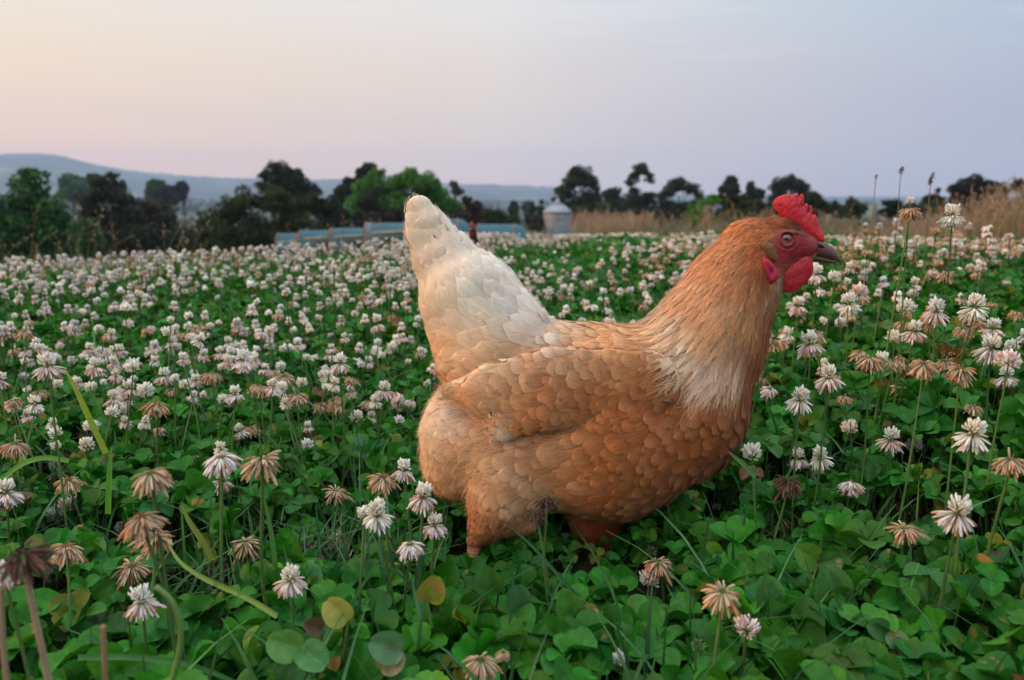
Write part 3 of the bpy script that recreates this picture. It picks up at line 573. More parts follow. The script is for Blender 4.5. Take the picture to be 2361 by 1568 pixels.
HD = 0.82                                            # depth of the hen's middle plane
def H2W(p):
    """hen space (crop pixels; depth in the same unit) to world"""
    p = np.asarray(p, float); w = P(864.6 + 0.6248 * p[:, 0], 403.5 + 0.6248 * p[:, 2], HD); w[:, 1] += p[:, 1] * 0.6248 * HD / F0
    return w
PR = [  # ax, az, ar, bx, bz, br, side-scale, y0, y1, k, mirrored
    (1080, 850, 292, 860, 908, 352, .78), (860, 908, 352, 600, 900, 300, .78), (600, 880, 300, 385, 945, 205, .75, 0, 0, 40),
    (800, 760, 205, 560, 720, 190, .72, 0, 0, 30), (330, 1010, 150, 310, 1060, 128, .72, 0, 0, 50),
    (430, 610, 225, 350, 460, 180, .62, 0, 0, 26), (350, 460, 180, 262, 315, 112, .42, 0, 0, 30), (262, 315, 112, 193, 200, 78, .34, 0, 0, 20), (193, 200, 80, 164, 124, 50, .28, 0, 0, 20),
    (250, 205, 16, 226, 105, 5, .5, 14, 18, 8),
    (1090, 800, 262, 1225, 610, 205, .80, 0, 0, 60), (1225, 610, 205, 1318, 425, 163, .74, 0, 0, 50), (1318, 425, 163, 1400, 292, 126, .66, 0, 0, 40), (1400, 292, 126, 1492, 250, 90, .62, 0, 0, 30),
    (1492, 250, 90, 1588, 268, 50, .62, 0, 0, 24), (1480, 330, 52, 1580, 312, 30, .7, 0, 0, 24), (1400, 400, 70, 1450, 380, 45, .7, 0, 0, 40),
    (505, 1095, 170, 455, 1180, 104, .62, -95, -110, 40), (455, 1180, 104, 412, 1255, 54, .8, -110, -112, 24), (412, 1255, 54, 376, 1300, 27, .95, -112, -112, 16),
    (480, 1210, 68, 545, 1235, 50, .8, -110, -108, 26),
    (810, 1180, 140, 832, 1320, 96, .62, 95, 105, 40), (832, 1320, 96, 872, 1420, 42, .85, 105, 108, 20),
    (960, 720, 120, 650, 735, 138, .26, 228, 252, 9, True), (650, 735, 138, 430, 745, 92, .24, 252, 236, 9, True), (430, 745, 92, 305, 745, 34, .24, 236, 214, 8, True),
    (560, 800, 86, 480, 850, 62, .24, 252, 242, 8, True),
]
fnH = lambda p: sd_prims(p, PR)
FLOW = [(1540, 200, -1, .15), (1480, 170, -1, .1), (1400, 190, -1, .35), (1460, 260, -.8, .6), (1330, 300, -.72, .7), (1420, 330, -.3, 1), (1250, 420, -.6, .8), (1400, 430, -.25, 1), (1460, 450, -.1, 1), (1200, 560, -.6, .8), (1330, 600, -.35, .95), (1430, 600, -.1, 1), (1050, 620, -.8, .5), (1150, 740, -.6, .8), (1300, 760, -.35, .9), (1380, 800, -.2, 1), (1330, 950, -.6, .8), (1150, 900, -.8, .6), (1200, 1080, -.9, .5), (1000, 1180, -1, .2), (820, 1250, -1, 0), (950, 850, -.9, .4), (750, 950, -.9, .35), (620, 1050, -.9, .45), (500, 980, -1, .3), (350, 880, -1, .25), (230, 900, -.9, .6), (220, 1050, -.6, .9), (300, 1130, -.5, .9), (450, 1150, -.6, .8), (420, 1280, -.35, 1), (860, 1330, .1, 1),
        (880, 580, -1, -.03), (720, 570, -1, -.15), (600, 520, -.85, -.5), (480, 420, -.7, -.75), (350, 320, -.5, -.9), (230, 200, -.35, -1), (160, 120, -.3, -1), (300, 480, -.5, -.8), (400, 600, -.85, -.35), (250, 600, -.9, .2), (320, 680, -.8, .4), (220, 480, -.4, -.9), (800, 700, -1, .2), (600, 740, -.95, .3), (430, 740, -1, .15), (320, 750, -1, .05)]
C = lambda x, z, r, g, b: (x, z, *[v for v in lin(r, g, b)])
CMAP = [C(160, 120, 246, 226, 200), C(200, 220, 246, 228, 205), C(300, 300, 244, 230, 212), C(170, 400, 246, 224, 196), C(400, 380, 244, 232, 216), C(300, 520, 246, 226, 198), C(500, 480, 240, 232, 220), C(600, 540, 238, 230, 220), C(420, 620, 238, 208, 166), C(280, 620, 242, 204, 158), C(300, 680, 246, 210, 170), C(700, 570, 236, 212, 186),
        C(850, 580, 232, 200, 166), C(550, 620, 224, 182, 142), C(700, 640, 226, 182, 144), C(850, 660, 224, 178, 140), C(620, 740, 208, 148, 102), C(760, 760, 204, 142, 96), C(480, 780, 214, 160, 112), C(540, 860, 202, 142, 92), C(400, 740, 226, 178, 134), C(310, 755, 238, 190, 146), C(950, 730, 206, 146, 100), C(900, 850, 200, 138, 94),
        C(1020, 600, 238, 212, 182), C(1060, 700, 236, 212, 184), C(1160, 760, 236, 212, 186), C(1250, 760, 230, 200, 168), C(1050, 780, 190, 128, 82), C(1180, 850, 184, 118, 72), C(1340, 800, 172, 106, 62), C(1390, 700, 178, 108, 62), C(1200, 560, 226, 180, 136), C(1320, 560, 208, 158, 112), C(1430, 560, 172, 106, 58), C(1260, 400, 222, 166, 118), C(1180, 450, 230, 180, 136), C(1350, 420, 206, 148, 100), C(1450, 450, 190, 144, 104), C(1300, 260, 220, 158, 106), C(1380, 200, 200, 130, 78), C(1380, 300, 192, 112, 60), C(1400, 380, 170, 92, 46), C(1470, 165, 170, 98, 50), C(1540, 200, 120, 62, 36), C(1480, 400, 196, 158, 120),
        C(1100, 1000, 192, 130, 84), C(1250, 950, 180, 116, 70), C(1000, 1150, 186, 128, 80), C(1200, 1080, 176, 114, 68), C(800, 1000, 204, 146, 102), C(850, 1150, 200, 150, 106), C(650, 1000, 220, 176, 132), C(600, 1120, 220, 180, 138), C(700, 1220, 208, 162, 116),
        C(300, 850, 244, 220, 196), C(450, 910, 230, 196, 162), C(200, 900, 246, 220, 192), C(200, 1030, 242, 208, 170), C(300, 1000, 236, 198, 154), C(400, 1050, 230, 194, 152), C(260, 1110, 232, 184, 138), C(450, 1160, 216, 170, 124), C(380, 1240, 196, 130, 84), C(450, 1300, 178, 110, 68), C(860, 1330, 190, 116, 76)]
HENALB = 1.0
def fdir(x, z):
    v = idw(x, z, FLOW, 3.2); return np.stack([v[:, 0], 0 * x, v[:, 1]], 1)
def fcol(x, z, r, j=.09):
    c = idw(x, z, CMAP, 4.0); n = len(x); k = (np.clip((x - 480) / 350, 0, 1) * (1 - .8 * np.clip((820 - z) / 60, 0, 1) * np.clip((x - 960) / 80, 0, 1)))[:, None]; c = c * (1 - k + k * np.array([.90, .67, .45])); dk = (np.clip((x - 1150) / 250, 0, 1) * np.clip((z - 760) / 200, 0, 1))[:, None]; c = c * (1 - .60 * dk); return np.clip(c * HENALB * (1 + r.normal(0, j, n))[:, None] * np.array([1, 1, 1]) ** 1, 0, .92)  # dk: russet breast, with body shade painted into the colour low at the front

def poly_sd(poly, x, z):
    """signed distance to a closed polygon, negative inside"""
    p = np.array(poly, float); q = np.roll(p, -1, 0); d = np.full(x.shape, 1e9); ins = np.zeros(x.shape, bool)
    for (ax, az), (bx, bz) in zip(p, q):
        ex, ez = bx - ax, bz - az; t = np.clip(((x - ax) * ex + (z - az) * ez) / (ex * ex + ez * ez + 1e-9), 0, 1)
        d = np.minimum(d, np.hypot(x - ax - t * ex, z - az - t * ez))
        c = ((az > z) != (bz > z)) & (x < ex * (z - az) / (ez + (1e-12 if ez == 0 else 0)) + ax); ins ^= c
    return np.where(ins, -d, d)
def smooth_poly(poly, it=2):
    p = np.array(poly, float)
    for _ in range(it):
        q = np.roll(p, -1, 0); p = np.stack([p * .75 + q * .25, p * .25 + q * .75], 1).reshape(-1, 2)
    return p
c2c = lambda pts: [(1199.3 + .353 * x, .353 * z) for x, z in pts]

def build_hen():
    r = np.random.default_rng(11)
    V, F = surf_nets(fnH, (90, -330, 40), (1680, 330, 1475), 9.0)
    foot = H2W(np.array([[560, 0, 1500.]]))[0]; gz = float(gh(foot[0], HD))
    root = tag(empty("hen", (foot[0] + .08, HD, gz)), "golden-buff hen with a pale raised tail walking through the clover, large red comb and wattles", "hen")
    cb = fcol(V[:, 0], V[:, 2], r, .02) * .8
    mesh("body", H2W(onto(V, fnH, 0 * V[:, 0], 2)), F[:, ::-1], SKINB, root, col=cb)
    # --- where each feather sits
    cand = sample_surface(V, F, 60000, r); x, z = cand[:, 0], cand[:, 2]
    face = poly_sd(c2c([(700, 650), (740, 600), (800, 570), (960, 570), (1110, 600), (1300, 650), (1450, 700), (1450, 950), (1100, 960), (960, 975), (860, 1020), (770, 1050), (700, 1040), (640, 900), (620, 830), (660, 760), (690, 700)]), x, z) < 1
    wing = (np.abs(cand[:, 1]) > 150) & (poly_sd([(1010, 620), (900, 575), (700, 580), (540, 600), (430, 650), (340, 700), (262, 750), (330, 790), (400, 860), (480, 915), (590, 900), (680, 840), (800, 790), (950, 780)], x, z) < 0)
    neck = (poly_sd([(960, 560), (1060, 480), (1180, 290), (1330, 190), (1470, 130), (1640, 190), (1600, 330), (1500, 420), (1480, 560), (1400, 760), (1300, 800), (1180, 790), (1060, 760), (960, 660)], x, z) < 0)
    hsize = np.clip((z - 180) / 450 + np.clip((1380 - x) / 900, 0, 1) * .4, 0, 1)       # small on the head, long at the hackle's end
    tail = (x < 640) & (z < 700 - np.clip((x - 300) / 3, 0, 200)) & ~wing; face = face | (tail & (z < 165))
    fluff = (x < 520) & (z > 720) & ~wing
    leg = ((x < 560) & (z > 1160)) | ((z > 1265) & (x > 700))
    sp = r.uniform(30, 42, len(x)); sp[tail] = r.uniform(38, 56, tail.sum()); sp[wing] = r.uniform(28, 44, wing.sum()); sp[fluff] = 36; sp[leg] = 24; sp[neck] = (8 + 12.5 * hsize)[neck]
    big = np.clip(1 - np.hypot((x - 650) / 260, (z - 1040) / 150), 0, 1) * 22 * ~(wing | neck | tail | leg); sp = sp + big; fr_ = np.clip((x - 1100) / 250, 0, 1) * ~(neck | tail | leg | wing); sp = sp * (1 - .15 * fr_)
    ok = ~face; cand, sp, wing, neck, tail, fluff, leg, hsize = [a[ok] for a in (cand, sp, wing, neck, tail, fluff, leg, hsize)]
    k = thin(cand, sp, r); cand, sp, wing, neck, tail, fluff, leg, hsize = [a[k] for a in (cand, sp, wing, neck, tail, fluff, leg, hsize)]
    def lay(name, sel, Lk, Wk, lift, jang=.10, j=.09, **kw):
        p = cand[sel]; n = len(p); d = fdir(p[:, 0], p[:, 2]); d = d + r.normal(0, jang, (n, 3)); s = sp[sel]
        Lk = Lk[sel] if isinstance(Lk, np.ndarray) else Lk; Wk = Wk[sel] if isinstance(Wk, np.ndarray) else Wk
        Ln = s * Lk * r.uniform(.85, 1.2, n); Wd = s * Wk * r.uniform(.85, 1.15, n)
        tip = p + d * (Ln * .6)[:, None]
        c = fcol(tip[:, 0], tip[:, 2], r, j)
        return feathers(p, d, Ln, Wd, lift * r.uniform(.5, 1.5, n), fnH, c, r, **kw)
    def put(name, sets, m_=FEATHER):
        Vs, Fs, U, Cc, o = [], [], [], [], 0
        for a in sets: Vs.append(a[0]); Fs.append(a[1] + o); U.append(a[2]); Cc.append(a[3]); o += len(a[0])
        return mesh(name, H2W(np.concatenate(Vs)), np.concatenate(Fs)[:, ::-1], m_, root, col=np.concatenate(Cc), uv=np.concatenate(U))
    body = ~(wing | neck | tail | fluff | leg)
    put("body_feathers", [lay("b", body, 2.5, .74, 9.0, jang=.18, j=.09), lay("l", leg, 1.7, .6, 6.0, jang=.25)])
    put("rump_fluff", [lay("f", fluff, 2.6, .8, 9.0, jang=.22, j=.07)])
    put("neck_hackle", [lay("n", neck, 2.8 + 3.2 * hsize, .50 - .08 * hsize, 5.0, jang=.06, j=.26, shape=1, nu=3, nt=7, cup=1.0)])
    # tail: covering feathers, plus long quills that make the raised fan
    q = []
    for i, (x0, z0, x1, z1, w, y) in enumerate([(420, 560, 158, 74, 58, 20), (430, 520, 205, 92, 50, 26), (460, 500, 232, 130, 34, 34), (470, 520, 290, 215, 46, 38), (380, 560, 175, 160, 56, 36)]):
        for sgn in (-1, 1):
            rt = np.array([[x0, sgn * 60., z0]]); dd = np.array([[x1 - x0, 0., z1 - z0]]); ln = np.linalg.norm(dd) * .82
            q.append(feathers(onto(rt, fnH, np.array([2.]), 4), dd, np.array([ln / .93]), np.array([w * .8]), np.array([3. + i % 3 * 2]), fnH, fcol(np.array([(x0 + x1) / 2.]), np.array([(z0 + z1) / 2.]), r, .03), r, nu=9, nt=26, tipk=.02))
    put("tail", [lay("t", tail, np.clip((cand[:, 2] - 90) / 120, .9, 2.6), .72, 8.0, jang=.10, j=.06)] + q, QUILL)
    # wings: coverts and the folded flight feathers below them
    for sgn, nm in ((-1, "wing"), (1, "wing")):
        s = wing & (cand[:, 1] * sgn > 0); fl = []
        for i in range(9):
            t = i / 8; rt = np.array([[700 - 110 * t, sgn * 240., 720 + 165 * t]]); tip = np.array([268 + 215 * t, 752 + 150 * t]); dd = np.array([[tip[0] - rt[0, 0], 0, tip[1] - rt[0, 2]]]); ln = np.linalg.norm(dd)
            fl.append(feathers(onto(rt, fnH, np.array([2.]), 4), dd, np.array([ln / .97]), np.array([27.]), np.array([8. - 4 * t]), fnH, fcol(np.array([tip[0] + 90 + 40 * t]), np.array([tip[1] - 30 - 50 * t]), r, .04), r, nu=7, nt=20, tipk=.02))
        cov = lay("w", s & (cand[:, 0] > 420 + (cand[:, 2] - 740) * .4), 2.1, .78, 13.0, jang=.16, j=.10)
        put(nm, fl + [cov])
    # fine loose barbs along the outline and over the fluffy parts
    cs = sample_surface(V, F, 90000, r); x, z = cs[:, 0], cs[:, 2]
    pr = np.where((x < 470 + (z - 900) * .25) & (z > 730), .62, np.where(z > 1180, .5, np.where((x > 1150) & (z < 800), .30, np.where((x < 640) & (z < 700), .07, .08))))
    fc = poly_sd(c2c([(560, 700), (700, 590), (800, 560), (940, 560), (1080, 580), (1180, 620), (1400, 700), (1400, 900), (1120, 980), (860, 1130), (620, 1130), (530, 900)]), x, z) < 0
    cs = cs[(r.random(len(x)) < pr * .55) & ~fc]; n = len(cs); x, z = cs[:, 0], cs[:, 2]
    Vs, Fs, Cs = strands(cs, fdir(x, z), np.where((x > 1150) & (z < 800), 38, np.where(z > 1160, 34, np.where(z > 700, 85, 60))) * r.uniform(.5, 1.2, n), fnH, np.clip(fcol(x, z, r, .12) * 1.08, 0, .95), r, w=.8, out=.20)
    c2 = sample_surface(V, F, 30000, r); c2 = c2[r.random(len(c2)) < np.where((c2[:, 0] > 560) & (c2[:, 2] > 780), .62, np.where(c2[:, 0] < 600, .28, .75))]; x, z = c2[:, 0], c2[:, 2]; fc = poly_sd(c2c([(560, 700), (700, 590), (800, 560), (940, 560), (1080, 580), (1180, 620), (1400, 700), (1400, 900), (1120, 980), (860, 1130), (620, 1130), (530, 900)]), x, z) < 4
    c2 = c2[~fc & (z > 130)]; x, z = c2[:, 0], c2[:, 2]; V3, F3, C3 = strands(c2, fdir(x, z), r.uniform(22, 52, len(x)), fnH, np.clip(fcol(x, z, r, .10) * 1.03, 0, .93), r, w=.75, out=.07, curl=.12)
    # lift these over the feathers they belong to
    mesh("loose_down", H2W(np.concatenate([Vs, V3])), np.concatenate([Fs, F3 + len(Vs)]), HAIRF, root, col=np.concatenate([Cs, C3]))
    # --- bare face, laid over the head in fine relief
    fpoly = smooth_poly(c2c([(700, 640), (740, 590), (800, 560), (880, 545), (960, 560), (1040, 590), (1110, 590), (1200, 640), (1290, 690), (1310, 740), (1200, 790), (1130, 850), (1130, 890), (1060, 940), (960, 965), (860, 1020), (770, 1080), (700, 1060), (620, 900), (600, 830), (660, 760), (690, 700)]), 2)
    h = 3.2; gx, gz_ = np.arange(1395, 1680, h), np.arange(185, 400, h); X, Z = np.meshgrid(gx, gz_, indexing='ij'); d = poly_sd(fpoly, X, Z)
    tuft = {}
    for sgn in (-1, 1):
        pts = np.stack([X.ravel(), np.full(X.size, sgn * 75.), Z.ravel()], 1); lo_ = np.zeros(len(pts)); hi_ = np.full(len(pts), 110.)
        for _ in range(22):
            md = (lo_ + hi_) / 2; pts[:, 1] = sgn * md; f = fnH(pts); ins = f < 0; lo_ = np.where(ins, md, lo_); hi_ = np.where(ins, hi_, md)
        y = (lo_ + hi_).reshape(X.shape) / 2
        ex, ez = 1500.5, 232.5; de = np.hypot((X - ex) / 1.05, (Z - ez)); lid = 5 * np.exp(-((de - 26) / 5) ** 2) - 7 * np.exp(-(de / 18) ** 2) + 2.2 * np.exp(-((de - 44) / 4) ** 2)
        wr = 1.3 * _vn(X, Z, .11, 61) + 1.0 * _vn(X, Z, .26, 62) + .25 * _vn(X, Z * 2, .5, 63)
        brow = 5 * np.exp(-((Z - (205 + (X - 1500) * .10)) / 9) ** 2) * (X > 1450)
        mouth = -4.0 * np.exp(-((Z - (300 + (X - 1590) * -.12)) / 4) ** 2) * (X > 1555)
        off = 3.0 + lid + wr + brow + mouth; off = off * np.clip(-d / 9, 0, 1) - 3 * np.clip(d / 3, 0, 1)
        yy = sgn * (y + off); n0, n1 = X.shape; keep = (d < 3) & (y > 4); Vf = np.stack([X, yy, Z], -1).reshape(-1, 3)
        Ff = grid_faces(n0, n1); kk = keep.ravel()[Ff].all(1); Ff = Ff[kk]
        red, dk, brn = np.array(lin(140, 38, 42)), np.array(lin(100, 34, 32)), np.array(lin(150, 92, 62))
        up = np.clip((Z - 300) / 55, 0, 1)[..., None]; col = red * (1 - up * .75) + brn * up * .75
        ring = np.exp(-((de - 25) / 4) ** 2)[..., None]; col = col * (1 - .6 * ring) + np.array(lin(70, 30, 26)) * .6 * ring
        nearb = np.clip((X - 1560) / 60, 0, 1)[..., None] * .35; col = col * (1 - nearb) + dk * nearb
        top_ = np.clip((212 + (X - 1500) * .25 - Z) / 10, 0, 1)[..., None] * (X > 1440)[..., None] * .8; col = col * (1 - top_) + np.array(lin(105, 55, 34)) * top_
        u_, iv = np.unique(Ff, return_inverse=True)
        mesh("bare_face", H2W(Vf[u_]), iv.reshape(Ff.shape)[:, ::-1] if sgn > 0 else iv.reshape(Ff.shape), REDSKIN, root, col=col.reshape(-1, 3)[u_])
        # eye
        ye = sgn * (y[np.argmin(abs(gx - ex)), np.argmin(abs(gz_ - ez))] - 13)
        th = np.linspace(0, np.pi / 2 * 1.15, 26); a = np.linspace(0, 2 * np.pi, 40, endpoint=False); A, T = np.meshgrid(a, th, indexing='ij'); re = 23.0
        Ve = np.stack([ex + re * np.sin(T) * np.cos(A), ye + sgn * re * .75 * np.cos(T), ez + re * .93 * np.sin(T) * np.sin(A)], -1).reshape(-1, 3)
        rr = np.sin(T) * re; offc = np.hypot(rr * np.cos(A) + 2, rr * np.sin(A)).reshape(-1)
        ce = np.where((offc < 8)[:, None], (.004, .004, .005), np.where((offc < 14)[:, None], lin(150, 80, 28), np.where((offc < 16.5)[:, None], lin(60, 30, 18), lin(96, 84, 82))))
        eye = mesh("eye", H2W(Ve), grid_faces(40, 26, True), mat("eye_gloss", attr=True, rough=.06, spec=.7, coat=1.0), root, col=ce)
        # ear patch of tan feathers, red ear lobe
        for nm, pl, th_, cl, m_, yb in (("ear_tuft", c2c([(548, 725), (600, 690), (670, 695), (700, 740), (735, 830), (725, 900), (660, 850), (590, 770)]), 7, lin(150, 112, 78), HAIRF, 4), ("ear_lobe", c2c([(556, 850), (620, 840), (690, 915), (740, 1000), (732, 1060), (690, 1100), (640, 1118), (606, 1060), (578, 960)]), 13, lin(160, 36, 62), REDSKIN, 5)):
            pl = smooth_poly(pl, 2); cxm, czm = pl.mean(0)
            pt = np.array([[cxm, 0, czm]]); yo = 60.0
            for yy_ in np.arange(20, 140, 2.0):
                pt[0, 1] = yy_
                if fnH(pt)[0] > 0: yo = yy_; break
            dent = (lambda X_, Z_: 6 * np.exp(-(((X_ - cxm - 4) / 8) ** 2 + ((Z_ - czm) / 16) ** 2))) if nm == "ear_lobe" else (lambda X_, Z_: 0)
            fn2 = lambda p, pl=pl, th_=th_: np.maximum(poly_sd(pl, p[:, 0], p[:, 2]), 0) + np.abs(p[:, 1] - sgn * (yo + yb)) - (th_ * np.sqrt(np.clip(-poly_sd(pl, p[:, 0], p[:, 2]) / 12, 0, 1)) - dent(p[:, 0], p[:, 2])) * np.where(sgn * (p[:, 1] - sgn * (yo + yb)) < 0, 2.2, 1)
            lo3, hi3 = pl.min(0) - 6, pl.max(0) + 6; ya, yb_ = sorted((sgn * (yo + yb) - sgn * th_ * 2.4, sgn * (yo + yb + th_ * 1.4)))
            V2, F2 = surf_nets(fn2, (lo3[0], ya, lo3[1]), (hi3[0], yb_, hi3[1]), 1.9); cc = np.array(cl) * (1 + .12 * np.sin(V2[:, :1] * .6 + V2[:, 2:] * .45)); mesh(nm, H2W(V2), F2[:, ::-1], m_, root, col=cc)
            if nm == "ear_tuft":
                es = sample_surface(V2, F2, 900, r); es = es[es[:, 1] * sgn > (yo + yb) * .9]; n_ = len(es); Ve, Fe, Ce = strands(es, np.tile([[-.7, 0, .7]], (n_, 1)), r.uniform(9, 22, n_), fn2, np.clip(np.array(cl) * np.exp(r.normal(.05, .3, n_))[:, None], 0, .9), r, w=.8, out=.1, lift=.5)
                tuft[sgn] = (Ve, Fe, Ce)
        mesh("ear_bristles", H2W(tuft[sgn][0]), tuft[sgn][1], HAIRF, root, col=tuft[sgn][2])
    # comb and wattles: fleshy blades
    def blade(nm, poly, th_, cl, y0, edge, seed, it=1, tilt=0.0, wv=1.2):
        pl = smooth_poly(poly, it)
        ctr = pl.mean(0)
        def fn2(p):
            y = p[:, 1] - y0 - tilt * (p[:, 2] - ctr[1]) - 2.2 * np.sin(p[:, 0] * .035 + seed); d = poly_sd(pl, p[:, 0], p[:, 2]) + .9 * _vn(p[:, 0], p[:, 2], .25, 70 + seed)
            t = th_ * np.sqrt(np.clip(-d / edge, 0, 1)) + wv * (_vn(p[:, 0], p[:, 2], .22, 71 + seed) + .5 * _vn(p[:, 0], p[:, 2], .5, 72 + seed)) * np.clip(-d / 10, 0, 1)
            return np.maximum(d, 0) + np.abs(y) - t
        lo3, hi3 = pl.min(0) - 6, pl.max(0) + 6; ext = abs(tilt) * (hi3[1] - lo3[1]) / 2 + 4
        V2, F2 = surf_nets(fn2, (lo3[0], y0 - th_ - ext, lo3[1]), (hi3[0], y0 + th_ + ext, hi3[1]), 2.0)
        rn = _vn(V2[:, 0], V2[:, 2] + V2[:, 1], .12, seed)[:, None]; fine = (r.random(len(V2)) < .10)[:, None] * .35
        cc = np.array(cl) * (1 + .18 * rn) + fine * np.array([.12, .08, .09]); return mesh(nm, H2W(V2), F2[:, ::-1], REDSKIN, root, col=cc)
    comb = c2c([(765, 290), (785, 250), (850, 212), (890, 204), (935, 193), (952, 222), (1005, 186), (1030, 200), (1036, 245), (1048, 205), (1068, 190), (1090, 225), (1088, 290), (1068, 345), (1098, 305), (1118, 292), (1135, 325), (1122, 400), (1140, 395), (1142, 330), (1160, 308), (1186, 360), (1172, 430), (1200, 405), (1225, 450), (1250, 530), (1280, 600), (1304, 640), (1312, 705), (1250, 715), (1160, 680), (1080, 640), (1000, 560), (900, 480), (850, 440), (815, 395), (775, 340)])
    blade("comb", comb, 12, lin(190, 38, 46), 0, 34, 1)
    wat = c2c([(1120, 850), (1165, 960), (1145, 1040), (1085, 1125), (1000, 1190), (910, 1232), (850, 1205), (800, 1140), (793, 1070), (835, 1000), (905, 945), (990, 900), (1060, 840)])
    blade("wattle", wat, 10, lin(172, 32, 46), -30, 26, 2, 2, tilt=.05)
    blade("wattle", [(a + 6, b - 4) for a, b in wat], 10, lin(172, 32, 46), 26, 26, 3, 2, tilt=-.05)
    # beak
    def beak(nm, secs, sy, col0, col1):
        s = np.array(secs, float); t = np.linspace(0, 1, len(s)); tt = np.linspace(0, 1, 22); cx_, cz_, rr_ = [np.interp(tt, t, s[:, i]) for i in range(3)]
        a = np.linspace(0, 2 * np.pi, 28, endpoint=False); A, T = np.meshgrid(a, np.arange(22), indexing='ij')
        ddx = np.gradient(cx_); ddz = np.gradient(cz_); nn = np.hypot(ddx, ddz); nx_, nz_ = -ddz / nn, ddx / nn
        rad_ = rr_[T]; co = np.cos(A); Vb = np.stack([cx_[T] + nx_[T] * rad_ * co, sy * rad_ * np.sin(A) * (1 - .25 * (co < 0) * np.abs(co)), cz_[T] + nz_[T] * rad_ * co], -1).reshape(-1, 3)
        k = (tt[T] * 1.0).reshape(-1, 1); st = .5 + .5 * np.sin(A * 9 + T * .2).reshape(-1, 1) * .3; cc = np.array(col0) * (1 - k) + np.array(col1) * k; cc = cc * (.8 + .4 * st)
        return mesh(nm, H2W(Vb), [grid_faces(28, 22, True)[:, ::-1], np.array([np.arange(28) * 22 + 21])], HORN, root, col=cc)
    bk = beak("upper_beak", [(1590, 276, 30), (1625, 272, 31), (1652, 276, 29), (1676, 286, 24), (1695, 298, 17), (1710, 310, 10), (1720, 320, 5), (1723, 326, 1.5)], .66, lin(84, 52, 46), lin(96, 82, 62))
    beak("lower_beak", [(1575, 300, 16), (1610, 304, 16), (1645, 310, 13), (1675, 317, 9), (1694, 321, 5), (1704, 323, 2)], .72, lin(74, 50, 40), lin(90, 72, 54))
    for sgn in (-1, 1):
        a = np.linspace(0, np.pi, 10); b = np.linspace(0, 2 * np.pi, 20, endpoint=False); B, A = np.meshgrid(b, a, indexing='ij')
        Vn = np.stack([1636 + 17 * np.sin(A) * np.cos(B) , sgn * (17 + 7 * np.cos(A)), 258 + (9 * np.sin(A) * np.sin(B)) + 0.4 * 17 * np.sin(A) * np.cos(B)], -1).reshape(-1, 3)
        mesh("nostril", H2W(Vn), grid_faces(20, 10, True), HORN, bk, col=np.broadcast_to(lin(58, 34, 34), (len(Vn), 3)), origin=root.location)
    # legs: scaled shank and four clawed toes
    for (hx, hz, fx, fz, y, sp_) in ((376, 1292, 344, 1488, -112, 1), (872, 1410, 908, 1502, 108, -1)):
        parts = []; lc = np.array(lin(205, 142, 110)); n = 61; t = np.linspace(0, 1, n)
        pts = np.stack([hx + (fx - hx) * t, np.full(n, y), hz + (fz - hz) * t], 1); rad = 25 - 5 * np.sin(t * np.pi) + 2.2 * np.abs(np.sin(t * 14 * np.pi))
        Vt, Ft = tube(pts, rad, 14); parts.append((Vt, Ft, lc * np.tile(.55 + .5 * np.abs(np.sin(t * 14 * np.pi)) ** .6, 14)[:, None]))
        zf = fz + 4
        for ang, ln in ((-.45, 120), (0.0, 150), (.5, 125), (2.9, 70)):
            q = np.linspace(0, 1, 7); px_ = fx + np.cos(ang) * ln * q; py = y + np.sin(ang) * ln * q * .9
            Vt, Ft = tube(np.stack([px_, py, zf - 7 * np.sin(q * np.pi) + 6 * q], 1), 13 * (1 - .45 * q) + 1.5 * np.cos(q * 19), 10); parts.append((Vt, Ft, lc * .95))
            e = np.array([px_[-1], py[-1], zf + 6]); dr = np.array([math.cos(ang), math.sin(ang) * .9, 0]); Vt, Ft = tube([e, e + dr * 12 + [0, 0, -1], e + dr * 26 + [0, 0, 6]], [7, 5, .8], 8); parts.append((Vt, Ft, np.array(lin(110, 84, 70))))
        Vt, Ft, Cc = join(parts); mesh("leg", H2W(Vt), [f[:, ::-1] for f in Ft], SCALY, root, col=Cc)
build_hen()

